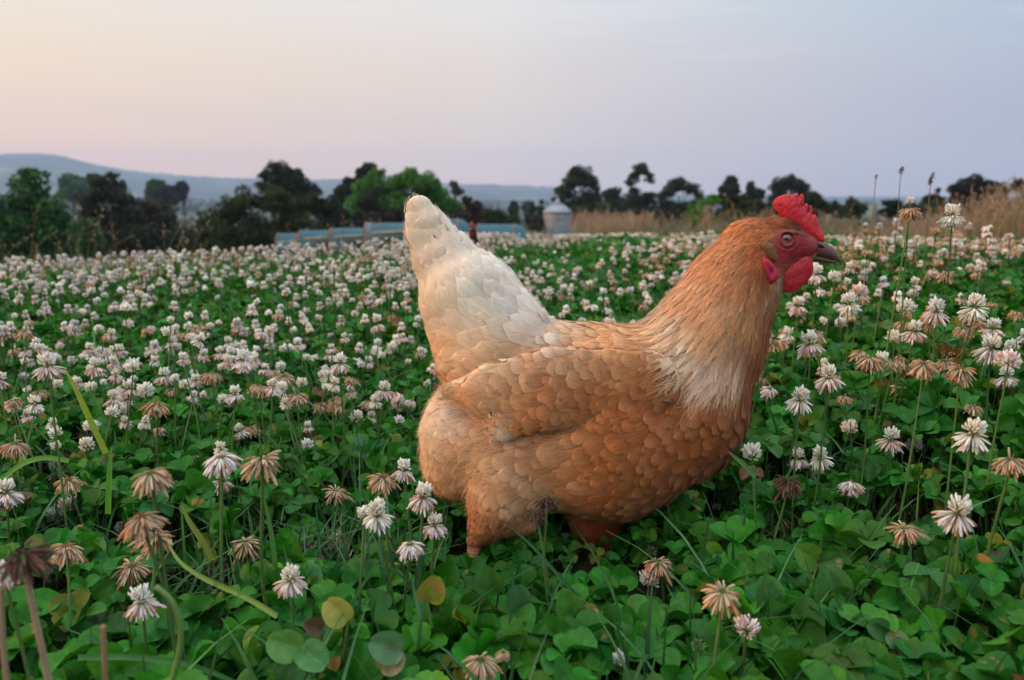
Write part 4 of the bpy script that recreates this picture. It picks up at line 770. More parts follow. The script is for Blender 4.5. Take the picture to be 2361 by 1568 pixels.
# ------------------------------------------------------------------ the second hen: dark red-brown, head up, walking towards the camera's left
def build_far_hen():
    r = np.random.default_rng(23); D = 3.7
    c = P(1092, 640, D); gz = float(gh(c[0], D)); sc = .00030
    P2 = [(60, -560, 44, 84, -556, 26, .8), (60, -560, 44, 30, -500, 48, .85, 0, 0, 20), (30, -500, 46, 6, -410, 58, .85), (6, -410, 58, -50, -240, 105, .85), (-50, -240, 115, -220, -215, 150, .82, 0, 0, 50), (-220, -215, 150, -400, -220, 120, .8, 0, 0, 50), (-400, -240, 100, -520, -330, 40, .5, 0, 0, 30),
          (-240, -150, 66, -230, -110, 36, .9, 66, 66, 30, True)]
    fn = lambda p: sd_prims(p, P2); hz = (P(1086, 528, D)[2] - gz) / 560; s = hz if hz < .0006 else .0006
    yaw = R(250)
    def W(p):
        x, y, z = p[:, 0] * s, -p[:, 1] * s, -p[:, 2] * s; x = x - 60 * s
        return np.stack([hx + x * math.cos(yaw) - y * math.sin(yaw), D + x * math.sin(yaw) + y * math.cos(yaw), gz + z], 1)
    hx = P(1088, 530, D)[0]
    root = tag(empty("hen", (hx, D, gz)), "dark russet hen with a red comb peering over the clover behind the buff hen's tail", "hen")
    V, F = surf_nets(fn, (-680, -200, -640), (140, 200, -80), 14.0)
    cf = lambda x: np.clip(np.array(lin(70, 30, 20))[None] * (1 + r.normal(0, .2, len(x)))[:, None], 0, 1)
    mesh("body", W(V), F, SKINB, root, col=cf(V))
    cand = sample_surface(V, F, 9000, r); cand = cand[~((cand[:, 0] > 48) & (cand[:, 2] < -525))]; sp = np.where(cand[:, 0] > -40, 14.0, 34.0); k = thin(cand, sp, r); cand, sp = cand[k], sp[k]
    d = np.stack([-np.ones(len(cand)), 0 * sp, np.where(cand[:, 0] > -60, 1.1, .2)], 1); a = feathers(cand, d, sp * 2.6, sp * .7, np.full(len(sp), 7.), fn, cf(cand), r, nu=3, nt=5)
    mesh("plumage", W(a[0]), a[1], FEATHER, root, col=a[3], uv=a[2])
    red = lin(200, 30, 34)
    def ell(nm, cx_, cz_, rx, ry, rz, y0, col_, m_=REDSKIN, teeth=False):
        a_ = np.linspace(0, np.pi, 12); b_ = np.linspace(0, 2 * np.pi, 18, endpoint=False); B, A = np.meshgrid(b_, a_, indexing='ij'); k_ = 1 + (.25 * np.sin(B * 7) * (np.sin(B) < 0) if teeth else 0)
        Ve = np.stack([cx_ + rx * np.sin(A) * np.cos(B) * k_, y0 + ry * np.cos(A), cz_ + rz * np.sin(A) * np.sin(B) * k_], -1).reshape(-1, 3); mesh(nm, W(Ve), grid_faces(18, 12, True), m_, root, col=np.broadcast_to(col_, (len(Ve), 3)))
    ell("comb", 72, -612, 42, 8, 36, 0, red, teeth=True); ell("wattle", 82, -505, 16, 7, 30, 16, red); ell("wattle", 82, -505, 16, 7, 30, -16, red)
    for y0 in (-28, 28): ell("bare_face", 76, -556, 24, 10, 20, y0, lin(120, 26, 28)); ell("eye", 78, -564, 8, 6, 8, y0 * 1.35, (.01, .006, .004), HORN)
    V, F = tube([[96, 0, -560], [122, 0, -552], [142, 0, -538]], [20, 12, 2], 10); mesh("beak", W(V), F, HORN, root, col=np.broadcast_to(lin(120, 90, 60), (len(V), 3)))
    for y0 in (-70, 70):
        V, F, _ = join([tube([[-230, y0, -140], [-225, y0, -60], [-215, y0, -6]], [16, 13, 14], 8)] + [tube([[-215, y0, -6], [-215 + 70 * math.cos(q), y0 + 60 * math.sin(q), 2]], [10, 5], 6) for q in (-.5, 0, .5, 3)]); mesh("leg", W(V), F, SCALY, root, col=np.broadcast_to(lin(190, 140, 80), (len(V), 3)))
build_far_hen()
# ------------------------------------------------------------------ clover leaves
def leaf_mat():
    m = bpy.data.materials.new("clover_leaf"); m.use_nodes = True; t = m.node_tree; t.nodes.clear(); o = N(t, 'ShaderNodeOutputMaterial'); b = N(t, 'ShaderNodeBsdfPrincipled')
    b.inputs['Roughness'].default_value = .5; b.inputs['Specular IOR Level'].default_value = .2
    c = N(t, 'ShaderNodeAttribute'); c.attribute_name = 'Col'; uvn = N(t, 'ShaderNodeUVMap'); s = N(t, 'ShaderNodeSeparateXYZ'); L(t, uvn.outputs[0], s.inputs[0])
    def M(op, a, bb=None, cc=None):
        n = N(t, 'ShaderNodeMath', operation=op)
        for i, v in enumerate((a, bb, cc)):
            if v is None: continue
            if isinstance(v, (int, float)): n.inputs[i].default_value = v
            else: L(t, v, n.inputs[i])
        return n.outputs[0]
    a = M('ABSOLUTE', M('MULTIPLY_ADD', s.outputs[0], 2.0, -1.0)); fr = M('FRACT', s.outputs[1]); idn = M('FLOOR', s.outputs[1])
    vein = M('SINE', M('MULTIPLY', M('SUBTRACT', fr, M('MULTIPLY', a, .45)), 62.0))
    mid = mrange(t, a, 0.0, 0.07, 1.25, 1.0, True)
    # pale chevron on some leaves
    ch = M('ABSOLUTE', M('SUBTRACT', fr, M('MULTIPLY_ADD', a, -.30, .62))); chv = mrange(t, ch, .03, .085, 1.0, 0.0, True)
    rnd = M('FRACT', M('MULTIPLY', idn, 0.377)); on = mrange(t, rnd, .72, .8, 0, .16)
    kk = M('ADD', M('MULTIPLY', M('MULTIPLY_ADD', vein, .025, 1.0), mid), M('MULTIPLY', chv, on))
    g = N(t, 'ShaderNodeNewGeometry'); nz = N(t, 'ShaderNodeTexNoise'); nz.inputs['Scale'].default_value = 160; nz.inputs['Detail'].default_value = 4; L(t, g.outputs['Position'], nz.inputs[0])
    kk = M('MULTIPLY', kk, mrange(t, nz.outputs[0], .3, .7, .82, 1.2))
    v = N(t, 'ShaderNodeVectorMath', operation='SCALE'); L(t, c.outputs[0], v.inputs[0]); L(t, kk, v.inputs[3])
    # scorched blotches on a few leaves
    nz2 = N(t, 'ShaderNodeTexNoise'); nz2.inputs['Scale'].default_value = 55; nz2.inputs['Detail'].default_value = 5; L(t, g.outputs['Position'], nz2.inputs[0])
    r2 = M('FRACT', M('MULTIPLY', idn, .731)); bl = M('MULTIPLY', mrange(t, nz2.outputs[0], .56, .62, 0, 1), mrange(t, r2, .93, .96, 0, .9))
    br = N(t, 'ShaderNodeRGB'); br.outputs[0].default_value = (0.30, 0.17, 0.05, 1); cs = mixc(t, bl, v.outputs[0], br.outputs[0])
    L(t, cs, b.inputs['Base Color']); bp = N(t, 'ShaderNodeBump'); bp.inputs['Strength'].default_value = .2; bp.inputs['Distance'].default_value = .0005; L(t, vein, bp.inputs['Height']); L(t, bp.outputs[0], b.inputs['Normal'])
    tr = N(t, 'ShaderNodeBsdfTranslucent'); vm = N(t, 'ShaderNodeVectorMath', operation='MULTIPLY'); L(t, cs, vm.inputs[0]); vm.inputs[1].default_value = (1.1, 1.25, .5); L(t, vm.outputs[0], tr.inputs[0])
    mx = N(t, 'ShaderNodeMixShader'); mx.inputs[0].default_value = .22; L(t, b.outputs[0], mx.inputs[1]); L(t, tr.outputs[0], mx.inputs[2]); L(t, mx.outputs[0], o.inputs[0]); return m
CLOVER = leaf_mat(); STEM = mat("clover_stem", attr=True, rough=.6, transl=.15, var=.12, vscale=80)
GRASSM = mat("grass_blade", attr=True, rough=.5, transl=.3, spec=.35, var=.15, vscale=60, vstretch=(1, 1, .1))
def leaflet(nu, nv, fold=.28, cup=.12, curl=.0):
    """unit leaflet: base at the origin, along +y, normal +z; round-obovate with a small notch"""
    t = np.linspace(0, 1, nv); u = np.linspace(-1, 1, nu); T, U = np.meshgrid(t, u, indexing='ij')
    w = .88 * np.where(t < .55, .10 + .44 * np.sin(np.clip(t / .55, 0, 1) * np.pi / 2) ** .9, .54 * np.sqrt(np.clip(1 - ((t - .55) / .47) ** 2, .0, 1)))
    x = U * w[:, None]; y = T - .05 * (1 - np.abs(U)) * (T > .95); z = fold * np.abs(x) - cup * (T - .4) ** 2 * 2 + curl * T ** 2
    V = np.stack([x, y, z], -1).reshape(-1, 3); uv = np.stack([(U + 1) / 2, T * .995], -1).reshape(-1, 2); return V, grid_faces(nv, nu), uv
def canopy(x, y):
    """height of the leaf canopy above the ground"""
    h = 0.060 + 0.016 * _vn(x, y, 9, 21) + .012 * _vn(x, y, 22, 22); r = np.hypot(x, y)
    h = h + .05 * np.clip((x - .28) / .3, 0, 1) * np.clip((r - .75) / .3, 0, 1) + .012 * np.clip(r - 1.2, 0, 1)
    under = np.exp(-(((x - .03) / .20) ** 4 + ((y - .72) / .16) ** 2)); h = h * (1 - .58 * under)
    bare = np.exp(-(((x + .17) / .07) ** 2 + ((y - .78) / .08) ** 2)); return np.maximum(h * (1 - .55 * bare), .02)
def wedge(n, r0, r1, r, half=.72):
    rr = np.sqrt(r.uniform(r0 * r0, r1 * r1, n)); a = r.uniform(-half, half, n); return np.sin(a) * rr, np.cos(a) * rr
def build_leaves():
    r = np.random.default_rng(5)
    def layer(n, r0, r1, size, nu, nv, low=False, half=.72):
        x, y = wedge(n, r0, r1, r, half); g = gh(x, y); ca = canopy(x, y); hgt = ca * (r.uniform(.25, .85, n) if low else np.clip(r.normal(.95, .16, n), .4, 1.5))
        base = np.stack([x, y, g + hgt], 1); s = size * r.uniform(.65, 1.35, n)
        tilt = np.abs(r.normal(0, .75, n)); az = r.uniform(0, 2 * np.pi, n); ux = np.sin(tilt) * np.cos(az); uy = np.sin(tilt) * np.sin(az) - .28; up = np.stack([ux, uy, np.cos(tilt) + .2], 1); up /= np.linalg.norm(up, axis=1)[:, None]
        a0 = r.uniform(0, 2 * np.pi, n); ref = np.stack([np.cos(a0), np.sin(a0), 0 * a0], 1); e1 = ref - up * np.sum(ref * up, 1)[:, None]; e1 /= np.linalg.norm(e1, axis=1)[:, None]; e2 = np.cross(up, e1)
        uu_, vv_ = proj(base); gap = (y < .95) & (((uu_ > 1015) & (uu_ < 1165) & (vv_ > 1180) & (vv_ < 1385)) | ((uu_ > 1240) & (uu_ < 1470) & (vv_ > 1150) & (vv_ < 1350))) & (r.random(n) < .98)
        s = np.where(gap, s * .7, s); base[:, 2] = np.where(gap, g + .006 + .016 * r.random(n), base[:, 2]); gap = gap & (r.random(n) < .72)
        for (hu, hv, hw, hd) in HEROVIEW: gap |= (y < hd + .01) & (np.abs(uu_ - hu) < hw * .62 + s * F0 / y * .7) & (vv_ > hv - hw * .5 - s * F0 / y * .2) & (vv_ < hv + hw * .55 + s * F0 / y * .8)
        kp = ~gap
        x, y, g, base, s, up, e1, e2, a0 = [q_[kp] for q_ in (x, y, g, base, s, up, e1, e2, a0)]; n = len(x)
        Ms, Ts = [], []
        droop = r.normal(.10, .28, n)
        for k in range(3):
            th = k * 2 * np.pi / 3 + r.normal(0, .12, n); d = e1 * np.cos(th)[:, None] + e2 * np.sin(th)[:, None]
            dr = droop + r.normal(0, .15, n); d2 = d * np.cos(dr)[:, None] + up * np.sin(dr)[:, None]; u2 = up * np.cos(dr)[:, None] - d * np.sin(dr)[:, None]
            Ms.append(frames(d2, u2) * (s * r.uniform(.85, 1.12, n))[:, None, None]); Ts.append(base)
        M = np.concatenate(Ms); T = np.concatenate(Ts); pv, pf, puv = leaflet(nu, nv)
        pv = np.repeat(pv[None], len(T), 0); fo = r.uniform(.0, .9, len(T)); pv[:, :, 2] += np.abs(pv[:, :, 0]) * fo[:, None] - .1 * pv[:, :, 1] * fo[:, None]
        V = (np.einsum('cij,cnj->cni', M, pv) + T[:, None]).reshape(-1, 3); F = (pf[None] + (np.arange(len(T)) * pv.shape[1])[:, None, None]).reshape(-1, 4)
        base_c = np.array([.024, .135, .011]); cc = base_c * np.exp(r.normal(0, .22, n))[:, None] * np.stack([np.exp(r.normal(0, .25, n)), np.ones(n), np.exp(r.normal(0, .3, n))], 1)
        yel = r.random(n) < .018; cc[yel] = np.array([.14, .17, .02]) * r.uniform(.7, 1.3, yel.sum())[:, None]; brn = r.random(n) < .012; cc[brn] = np.array([.14, .08, .04]) * r.uniform(.6, 1.3, brn.sum())[:, None]
        blu = r.random(n) < .05; cc[blu] *= np.array([1.1, .9, 2.0])
        cc = np.tile(cc, (3, 1)); ids = np.tile(r.integers(0, 3000, n), 3)
        uv = np.repeat(puv[None], len(T), 0); uv[:, :, 1] += ids[:, None]
        return V, F, uv.reshape(-1, 2), np.repeat(cc, pv.shape[1], 0), base, g, s
    def pack(name, label, lays, stalks=True):
        Vs, Fs, U, Cc, o = [], [], [], [], 0
        for a in lays: Vs.append(a[0]); Fs.append(a[1] + o); U.append(a[2]); Cc.append(a[3]); o += len(a[0])
        if stalks:                                       # leaf stalks of the nearest plants
            b, g = np.concatenate([lays[0][4], lays[2][4]]), np.concatenate([lays[0][5], lays[2][5]]); n = len(b); bend = r.normal(0, .018, (n, 2)); t = np.array([0, .5, 1.0]); q = np.zeros((n, 3, 3))
            q[:, :, 0] = b[:, None, 0] + bend[:, None, 0] * (1 - t) ** 1.5; q[:, :, 1] = b[:, None, 1] + bend[:, None, 1] * (1 - t) ** 1.5; q[:, :, 2] = g[:, None] + (b[:, 2] - g)[:, None] * t
            w = .0009; off = np.array([[1, 0], [-.5, .87], [-.5, -.87]]) * w; VV = q[:, :, None].repeat(3, 2); VV[:, :, :, 0] += off[None, None, :, 0]; VV[:, :, :, 1] += off[None, None, :, 1]
            f = [[i * 3 + j, i * 3 + (j + 1) % 3, (i + 1) * 3 + (j + 1) % 3, (i + 1) * 3 + j] for i in range(2) for j in range(3)]
            Fs.append((np.array(f)[None] + (np.arange(n) * 9)[:, None, None]).reshape(-1, 4) + o); Vs.append(VV.reshape(-1, 3)); U.append(np.tile([[.5, .5]], (n * 9, 1))); Cc.append(np.tile([[.05, .12, .03]], (n * 9, 1)))
        V = np.concatenate(Vs); V[:, 2] = np.maximum(V[:, 2], gh(V[:, 0], V[:, 1]) + .002)
        tag(mesh(name, V, np.concatenate(Fs), CLOVER, col=np.concatenate(Cc), uv=np.concatenate(U)), label, "clover leaves", kind='stuff')
    pack("clover_leaves", "dense green three-part clover leaves covering the field", [
        layer(1500, .30, .80, .0205, 7, 8), layer(900, .30, .8, .017, 5, 6, True), layer(4600, .78, 1.35, .0175, 7, 8), layer(3000, .78, 1.35, .016, 5, 6, True), layer(12500, 1.35, 2.6, .0175, 5, 5, half=.66), layer(6000, 1.35, 2.6, .018, 3, 4, True, half=.66), layer(17000, 2.6, 5.2, .021, 3, 4, half=.62), layer(12000, 5.2, 9.5, .03, 3, 3, half=.62)])

def blades(n, xy, hgt, r, w=.0016, lean=.5, col=(.04, .13, .03), cvar=.25, segs=6, dz=0.0, heads=False, headcol=(.30, .19, .11)):
    x, y = xy; g = gh(x, y) + dz; h = hgt * r.uniform(.55, 1.25, n); a = r.uniform(0, 2 * np.pi, n); ln = np.abs(r.normal(0, lean, n)); t = np.linspace(0, 1, segs + 1)
    cx = x[:, None] + (np.cos(a) * ln * h)[:, None] * t ** 2; cyy = y[:, None] + (np.sin(a) * ln * h)[:, None] * t ** 2; cz = g[:, None] + h[:, None] * (t - .25 * (ln[:, None]) * t ** 3)
    ww = (w * r.uniform(.6, 1.4, n))[:, None] * np.clip(1.15 - t ** 2.5, .06, 1); fa = r.uniform(-.9, .9, n)
    sx, sy = np.cos(fa)[:, None] * ww, np.sin(fa)[:, None] * ww
    A = np.stack([cx - sx, cyy - sy, cz], -1); B = np.stack([cx + sx, cyy + sy, cz], -1); V = np.stack([A, B], 2).reshape(-1, 3)
    k = np.arange(segs); f = np.stack([2 * k, 2 * k + 1, 2 * k + 3, 2 * k + 2], 1); F = (f[None] + (np.arange(n) * 2 * (segs + 1))[:, None, None]).reshape(-1, 4)
    c = np.array(col) * np.exp(r.normal(0, cvar, n))[:, None] * np.stack([np.exp(r.normal(0, .2, n)), np.ones(n), np.exp(r.normal(0, .15, n))], 1)
    parts = [(V, F, np.repeat(c, 2 * (segs + 1), 0))]
    if heads:
        m = n; k = 16; tt = r.uniform(.72, 1.0, (m, k)); ix = np.arange(m)[:, None]
        px = x[:, None] + (np.cos(a) * ln * h)[:, None] * tt ** 2; py = y[:, None] + (np.sin(a) * ln * h)[:, None] * tt ** 2; pz = g[:, None] + h[:, None] * (tt - .25 * ln[:, None] * tt ** 3)
        sp = h[:, None] * .035 * (1.1 - tt) * 6; T = np.stack([px + r.normal(0, 1, (m, k)) * sp * .5, py + r.normal(0, 1, (m, k)) * sp * .5, pz], -1).reshape(-1, 3)
        s = np.repeat(h * .022, k) * r.uniform(.6, 1.4, m * k); M = frames(np.stack([r.normal(0, .4, m * k), r.normal(0, .4, m * k), np.ones(m * k)], 1), r.normal(size=(m * k, 3))) * s[:, None, None]
        Vh, Fh = inst(np.array([[-.22, -.6, 0], [.22, -.6, 0], [.2, .5, .1], [-.2, .5, 0.]]), np.array([[0, 1, 2, 3]]), M, T)
        hc = np.array(headcol) * np.exp(r.normal(0, .25, m))[:, None]; parts.append((Vh, Fh, np.repeat(hc, k * 4, 0)))
    return join(parts)
def build_grass():
    r = np.random.default_rng(17)
    x, y = wedge(2600, .32, 1.6, r); kg_ = ~((x > -.07) & (x < .14) & (y > .60) & (y < .86)); x, y = x[kg_], y[kg_]; a = blades(len(x), (x, y), .10, r, w=.0016, lean=.8, col=(.035, .12, .03))
    x = r.normal(-.19, .06, 240); y = r.normal(.76, .07, 240); b = blades(240, (x, y), .07, r, w=.0013, lean=1.0, col=(.05, .13, .05))
    x2 = r.normal(-.19, .05, 90); y2 = r.normal(.76, .06, 90); c2 = blades(90, (x2, y2), .035, r, w=.0012, lean=2.5, col=(.26, .20, .13))
    x, y = wedge(3000, 1.6, 5.0, r, .62); c = blades(3000, (x, y), .14, r, w=.002, lean=.6, col=(.045, .14, .03))
    V, F, Cc = join([a, b, c2, c]); tag(mesh("grass", V, F, GRASSM, col=Cc), "thin green grass blades growing up between the clover leaves", "grass", kind='stuff')
    # straw-coloured seeding grass along the far edge of the field
    parts = []
    def patch(n, u0, u1, d0, d1, h, col, head, top=None, lean=.25, w=.003, cl=.5):
        d = np.sqrt(r.uniform(d0 * d0, d1 * d1, n)); u = r.uniform(u0, u1, n); p = np.array([P(a_, 500, b_)[0] for a_, b_ in zip(u, d)])
        keep = (_vn(p, d, 1.3, 77) + .5 * _vn(p, d, 4, 78)) > r.uniform(-1, 1, n) * cl - .25; p, d = p[keep], d[keep]; hh = h * (1 + .25 * _vn(p, d, .9, 44))
        q = blades(len(p), (p, d), 1.0, r, w=w, lean=lean, col=col, heads=True, headcol=head, segs=5)
        return p, d, hh
    def field(n, u0, u1, d0, d1, h, col, head, lean=.25, w=.003, cl=.6):
        d = np.sqrt(r.uniform(d0 * d0, d1 * d1, n)); u = r.uniform(u0, u1, n); x = (u - W0 / 2) / F0 * d
        keep = (_vn(x, d, 1.1, 77) + .5 * _vn(x, d, 3, 78)) > r.uniform(-1, 1, n) * cl - .3; x, d, u = x[keep], d[keep], u[keep]
        hh = h(u) if callable(h) else h + 0 * u; hh = hh * (1 + .22 * _vn(x, d, 1.6, 44))
        parts.append(blades(len(x), (x, d), hh, r, w=w, lean=lean, col=col, heads=True, headcol=head, segs=4))
    straw, gold, grn = (.20, .17, .09), (.28, .20, .11), (.10, .14, .045)
    field(1500, 1325, 1500, 9, 12, .50, straw, (.32, .22, .15))
    field(700, 1390, 1480, 8, 9.5, .42, straw, (.30, .22, .15))
    field(2600, 1480, 2050, 8, 14, .42, grn, (.26, .18, .11), cl=.9)
    field(2200, 1600, 2400, 9, 15, .54, straw, gold, cl=.9)
    field(2600, 2050, 2500, 6.5, 10, lambda u: .36 + .30 * np.clip((u - 2050) / 300, 0, 1), (.22, .17, .09), (.32, .22, .13))
    field(2000, 1330, 2450, 6, 8, .24, (.11, .14, .045), (.24, .19, .10), w=.0025)
    field(800, 1000, 1320, 12, 20, .14, grn, (.22, .18, .10))
    field(1200, 420, 1300, 9, 20, .14, grn, (.24, .19, .11))
    field(2200, -100, 560, 3.3, 5.5, .15, (.07, .13, .03), (.20, .17, .07), w=.0022, lean=.4)
    field(60, -60, 480, 3.0, 5.0, .34, (.12, .13, .05), (.26, .18, .12), w=.0016, lean=.35)
    field(130, 640, 1000, 9, 14, .60, (.13, .12, .06), (.24, .17, .11), w=.003)
    V, F, Cc = join(parts); tag(mesh("dry_grass", V, F, GRASSM, col=Cc, smooth=False), "tall straw-coloured seeding grass along the far edge of the clover", "grass", kind='stuff')
build_grass()

# ------------------------------------------------------------------ clover blooms
FLOR = mat("clover_floret", attr=True, rough=.6, transl=.45, spec=.2)
def floret(nr=4, nc=5, blunt=False):
    """a single tube floret along +y, length 1: narrow calyx, swelling banner, pinched tip; returns V, F, t"""
    t = np.array([0, .22, .5, .8, 1.0]) if nc == 5 else np.array([0, .5, 1.0]); w = (np.array([.02, .05, .085, .10, .06]) if blunt else np.array([.025, .055, .08, .085, .035])) if nc == 5 else np.array([.06, .16, .06 + .05 * blunt])
    a = np.linspace(0, 2 * np.pi, nr, endpoint=False) + .78; A, T = np.meshgrid(a, np.arange(len(t)), indexing='ij')
    V = np.stack([w[T] * np.cos(A), t[T] + 0 * A, w[T] * np.sin(A) * .8 + .10 * t[T] ** 2], -1).reshape(-1, 3)
    return V, grid_faces(nr, len(t), True), np.tile(t, nr)
PALS = {'white': [(.30, .38, .14), (.84, .85, .76), (.92, .92, .90)], 'cream': [(.30, .34, .14), (.82, .78, .66), (.90, .88, .80)], 'pink': [(.24, .24, .12), (.68, .56, .50), (.84, .74, .72)],
        'pinkw': [(.24, .34, .13), (.78, .72, .66), (.88, .80, .81)], 'tan': [(.24, .30, .12), (.52, .40, .26), (.68, .52, .36)], 'brown': [(.18, .17, .09), (.36, .20, .10), (.50, .28, .14)], 'dark': [(.06, .045, .03), (.10, .055, .04), (.17, .10, .07)],
        'bud': [(.06, .12, .04), (.12, .20, .08), (.35, .42, .25)]}
def ring_set(r, n, th0, th1, ln, rootr, rooty, droop, pal, lod, jit=.13, lnj=.12, wid=1.0, upb=0.0):
    """florets on a head: polar angle th from straight up; returns V, F, col in centimetres around the head's centre"""
    k = np.arange(n); ct = np.cos(th0) + (np.cos(th1) - np.cos(th0)) * (k + .5) / n; th = np.arccos(ct) + r.normal(0, jit, n); ph = k * 2.399963 + r.normal(0, jit, n)
    d = np.stack([np.sin(th) * np.cos(ph), np.sin(th) * np.sin(ph), np.cos(th)], 1); base = d * rootr * (1 + .5 * abs(upb)) + np.array([0, 0, rooty]); L_ = ln * (1 + r.normal(0, lnj * 1.4, n)) * np.where(r.random(n) < .06, .45, 1)
    nrm = np.stack([-np.cos(th) * np.cos(ph), -np.cos(th) * np.sin(ph), np.sin(th)], 1) * (1 if droop >= 0 else -1)
    d = d + np.array([0, 0, upb]); d /= np.linalg.norm(d, axis=1)[:, None]
    pv, pf, pt = floret(5 if upb and lod == 0 else 4, 5 if lod < 2 else 3, upb > 0); M = frames(d + r.normal(0, .06, (n, 3)), nrm); sc = np.stack([L_ * wid, L_, L_ * wid], 1); M = M * sc[:, None, :]
    V, F = inst(pv, pf, M, base); tt = np.tile(pt, n)
    sn_ = np.repeat(np.sin(th), len(pt)); V[:, 2] -= droop * np.repeat(L_, len(pt)) * tt ** 2 * .5 * sn_
    if droop < 0: V[:, :2] *= (1 + droop * .22 * tt ** 3 * sn_)[:, None]
    pc = np.array(PALS[pal]); c = np.where(tt[:, None] < .25, pc[0] + (pc[1] - pc[0]) * (tt[:, None] / .25), pc[1] + (pc[2] - pc[1]) * ((tt[:, None] - .25) / .75)); j = np.exp(r.normal(0, .14, n)); c = c * np.repeat(j, len(pt))[:, None]
    if pal in ('pink', 'pinkw', 'tan'):
        b = np.repeat(r.random(n) < .3, len(pt))[:, None] * (tt[:, None] > .6); c = np.where(b, c * np.array([.85, .55, .38]), c)
    return V, F, np.clip(c, 0, .93)
def head(kind, seed, lod=0):
    """returns dict part -> (V,F,col) in centimetres, centre of the head at 0"""
    r = np.random.default_rng(seed); q = {0: 1.0, 1: .62, 2: .34}[lod]; nn = lambda v: max(5, int(v * q)); wd = {0: 1.0, 1: 1.25, 2: 1.75}[lod]; o = {}
    cen = (*tube([[0, 0, -.35], [0, 0, 0], [0, 0, .3]], [.12, .2, .06], 5), (.14, .2, .07)); up = []
    if kind == 'W':
        o['flower_head'] = join([ring_set(r, nn(82), 0.05, 2.1, .60, .34, -.10, -.75, r.choice(['white', 'white', 'cream']), lod, wid=1.7 * wd, upb=.30, jit=.07), cen])
    elif kind == 'P':
        o['flower_head'] = join([ring_set(r, nn(78), 0.05, 2.1, .66, .34, -.10, -.7, 'pinkw', lod, wid=1.6 * wd, upb=.30, jit=.08), cen])
    elif kind == 'T':
        o['flower_head'] = join([ring_set(r, nn(56), 0.05, 2.0, .50, .26, .52, -.8, r.choice(['white', 'white', 'cream']), lod, wid=1.8 * wd, upb=.32, jit=.07), (*tube([[0, 0, -.5], [0, 0, .6]], [.10, .12], 5), (.24, .18, .10))])
        o['faded_skirt'] = ring_set(r, nn(84), 1.7, 2.7, .88, .24, 0.16, .7, r.choice(['pink', 'pinkw', 'pinkw', 'cream']), lod, wid=wd)
    elif kind == 'S':
        o['flower_head'] = join([ring_set(r, nn(120), 1.6, 2.85, .90, .28, .32, 1.0, r.choice(['pink', 'pinkw', 'tan']), lod, wid=wd), cen, ring_set(r, nn(14), .3, 1.1, .42, .1, .08, .5, 'brown', lod, wid=.45 * wd)] + ([ring_set(r, 1, .1, .5, .95, .1, .1, 0, 'pink', lod)] if seed % 2 else []))
    elif kind == 'B':
        o['flower_head'] = join([ring_set(r, nn(130), 1.35, 2.95, .80, .28, .25, 1.05, r.choice(['brown', 'tan', 'tan']), lod, jit=.22, lnj=.2, wid=wd), cen, ring_set(r, nn(16), .1, .9, .5, .1, .05, .4, 'brown', lod, wid=.6 * wd)])
    elif kind == 'D':
        o['flower_head'] = join([ring_set(r, nn(115), 1.15, 2.85, .85, .24, .2, 1.0, 'dark', lod, jit=.25, lnj=.2, wid=wd), cen])
    elif kind == 'G':
        o['flower_head'] = join([ring_set(r, nn(80), 1.2, 2.7, .95, .2, .2, .9, 'tan', lod, jit=.2, lnj=.2), ring_set(r, nn(24), 1.0, 2.3, .5, .2, .1, .4, 'bud', lod), cen])
    else:
        o['flower_head'] = join([ring_set(r, nn(40), 0.05, 2.0, .48, .14, 0, -.2, 'bud', lod, wid=1.1 * wd), cen])
    return {k: (v[0], v[1] if isinstance(v[1], list) else [v[1]], v[2]) for k, v in o.items()}
HM = {}
def head_mesh(kind, seed, lod, part, data):
    k = (kind, seed, lod, part)
    if k not in HM:
        o = mesh(part, data[0] * .01, data[1], FLOR, None, col=data[2], smooth=False); HM[k] = o.data; bpy.data.objects.remove(o)
    return HM[k]
HP = {}
def get_head(kind, seed, lod):
    k = (kind, seed, lod)
    if k not in HP: HP[k] = head(kind, seed, lod)
    return HP[k]
def stem_curve(base, top, r, sway):
    t = np.linspace(0, 1, 8); b = np.asarray(base, float); e = np.asarray(top, float); p = b + (e - b) * t[:, None]
    off = np.array([r.normal(0, sway), r.normal(0, sway), 0]); return p + off * (np.sin(t * np.pi) * .5 + np.sin(t * np.pi) * (1 - t))[:, None]
def bloom(pos, kind, size, seed, rot, lean, base, label, group=None, lod=0, sway=.012, stemcol=(.07, .15, .035), stemw=.0011):
    """pos: centre of the head; size: scale of the head; one thing with stem and head"""
    r = np.random.default_rng(seed * 7 + int(abs(pos[0]) * 1e4) % 997); root = empty("clover_flower", base); tag(root, label, "clover flower", group or "clover flowers")
    q = stem_curve(base, (pos[0], pos[1], pos[2] - .004 * size), r, sway); V, F = tube(q, stemw * np.linspace(1.15, .85, 8), 6, cap=False)
    mesh("stem", V, F, STEM, root, col=np.broadcast_to(np.array(stemcol) * r.uniform(.7, 1.3), (len(V), 3)))
    d = get_head(kind, seed, lod)
    for part, dat in d.items():
        o = bpy.data.objects.new(part, head_mesh(kind, seed, lod, part, dat)); COL.objects.link(o); o.parent = root; o.location = [pos[i] - root.location[i] for i in range(3)]
        o.rotation_euler = (lean[0], lean[1], rot); o.scale = (size,) * 3
    return root
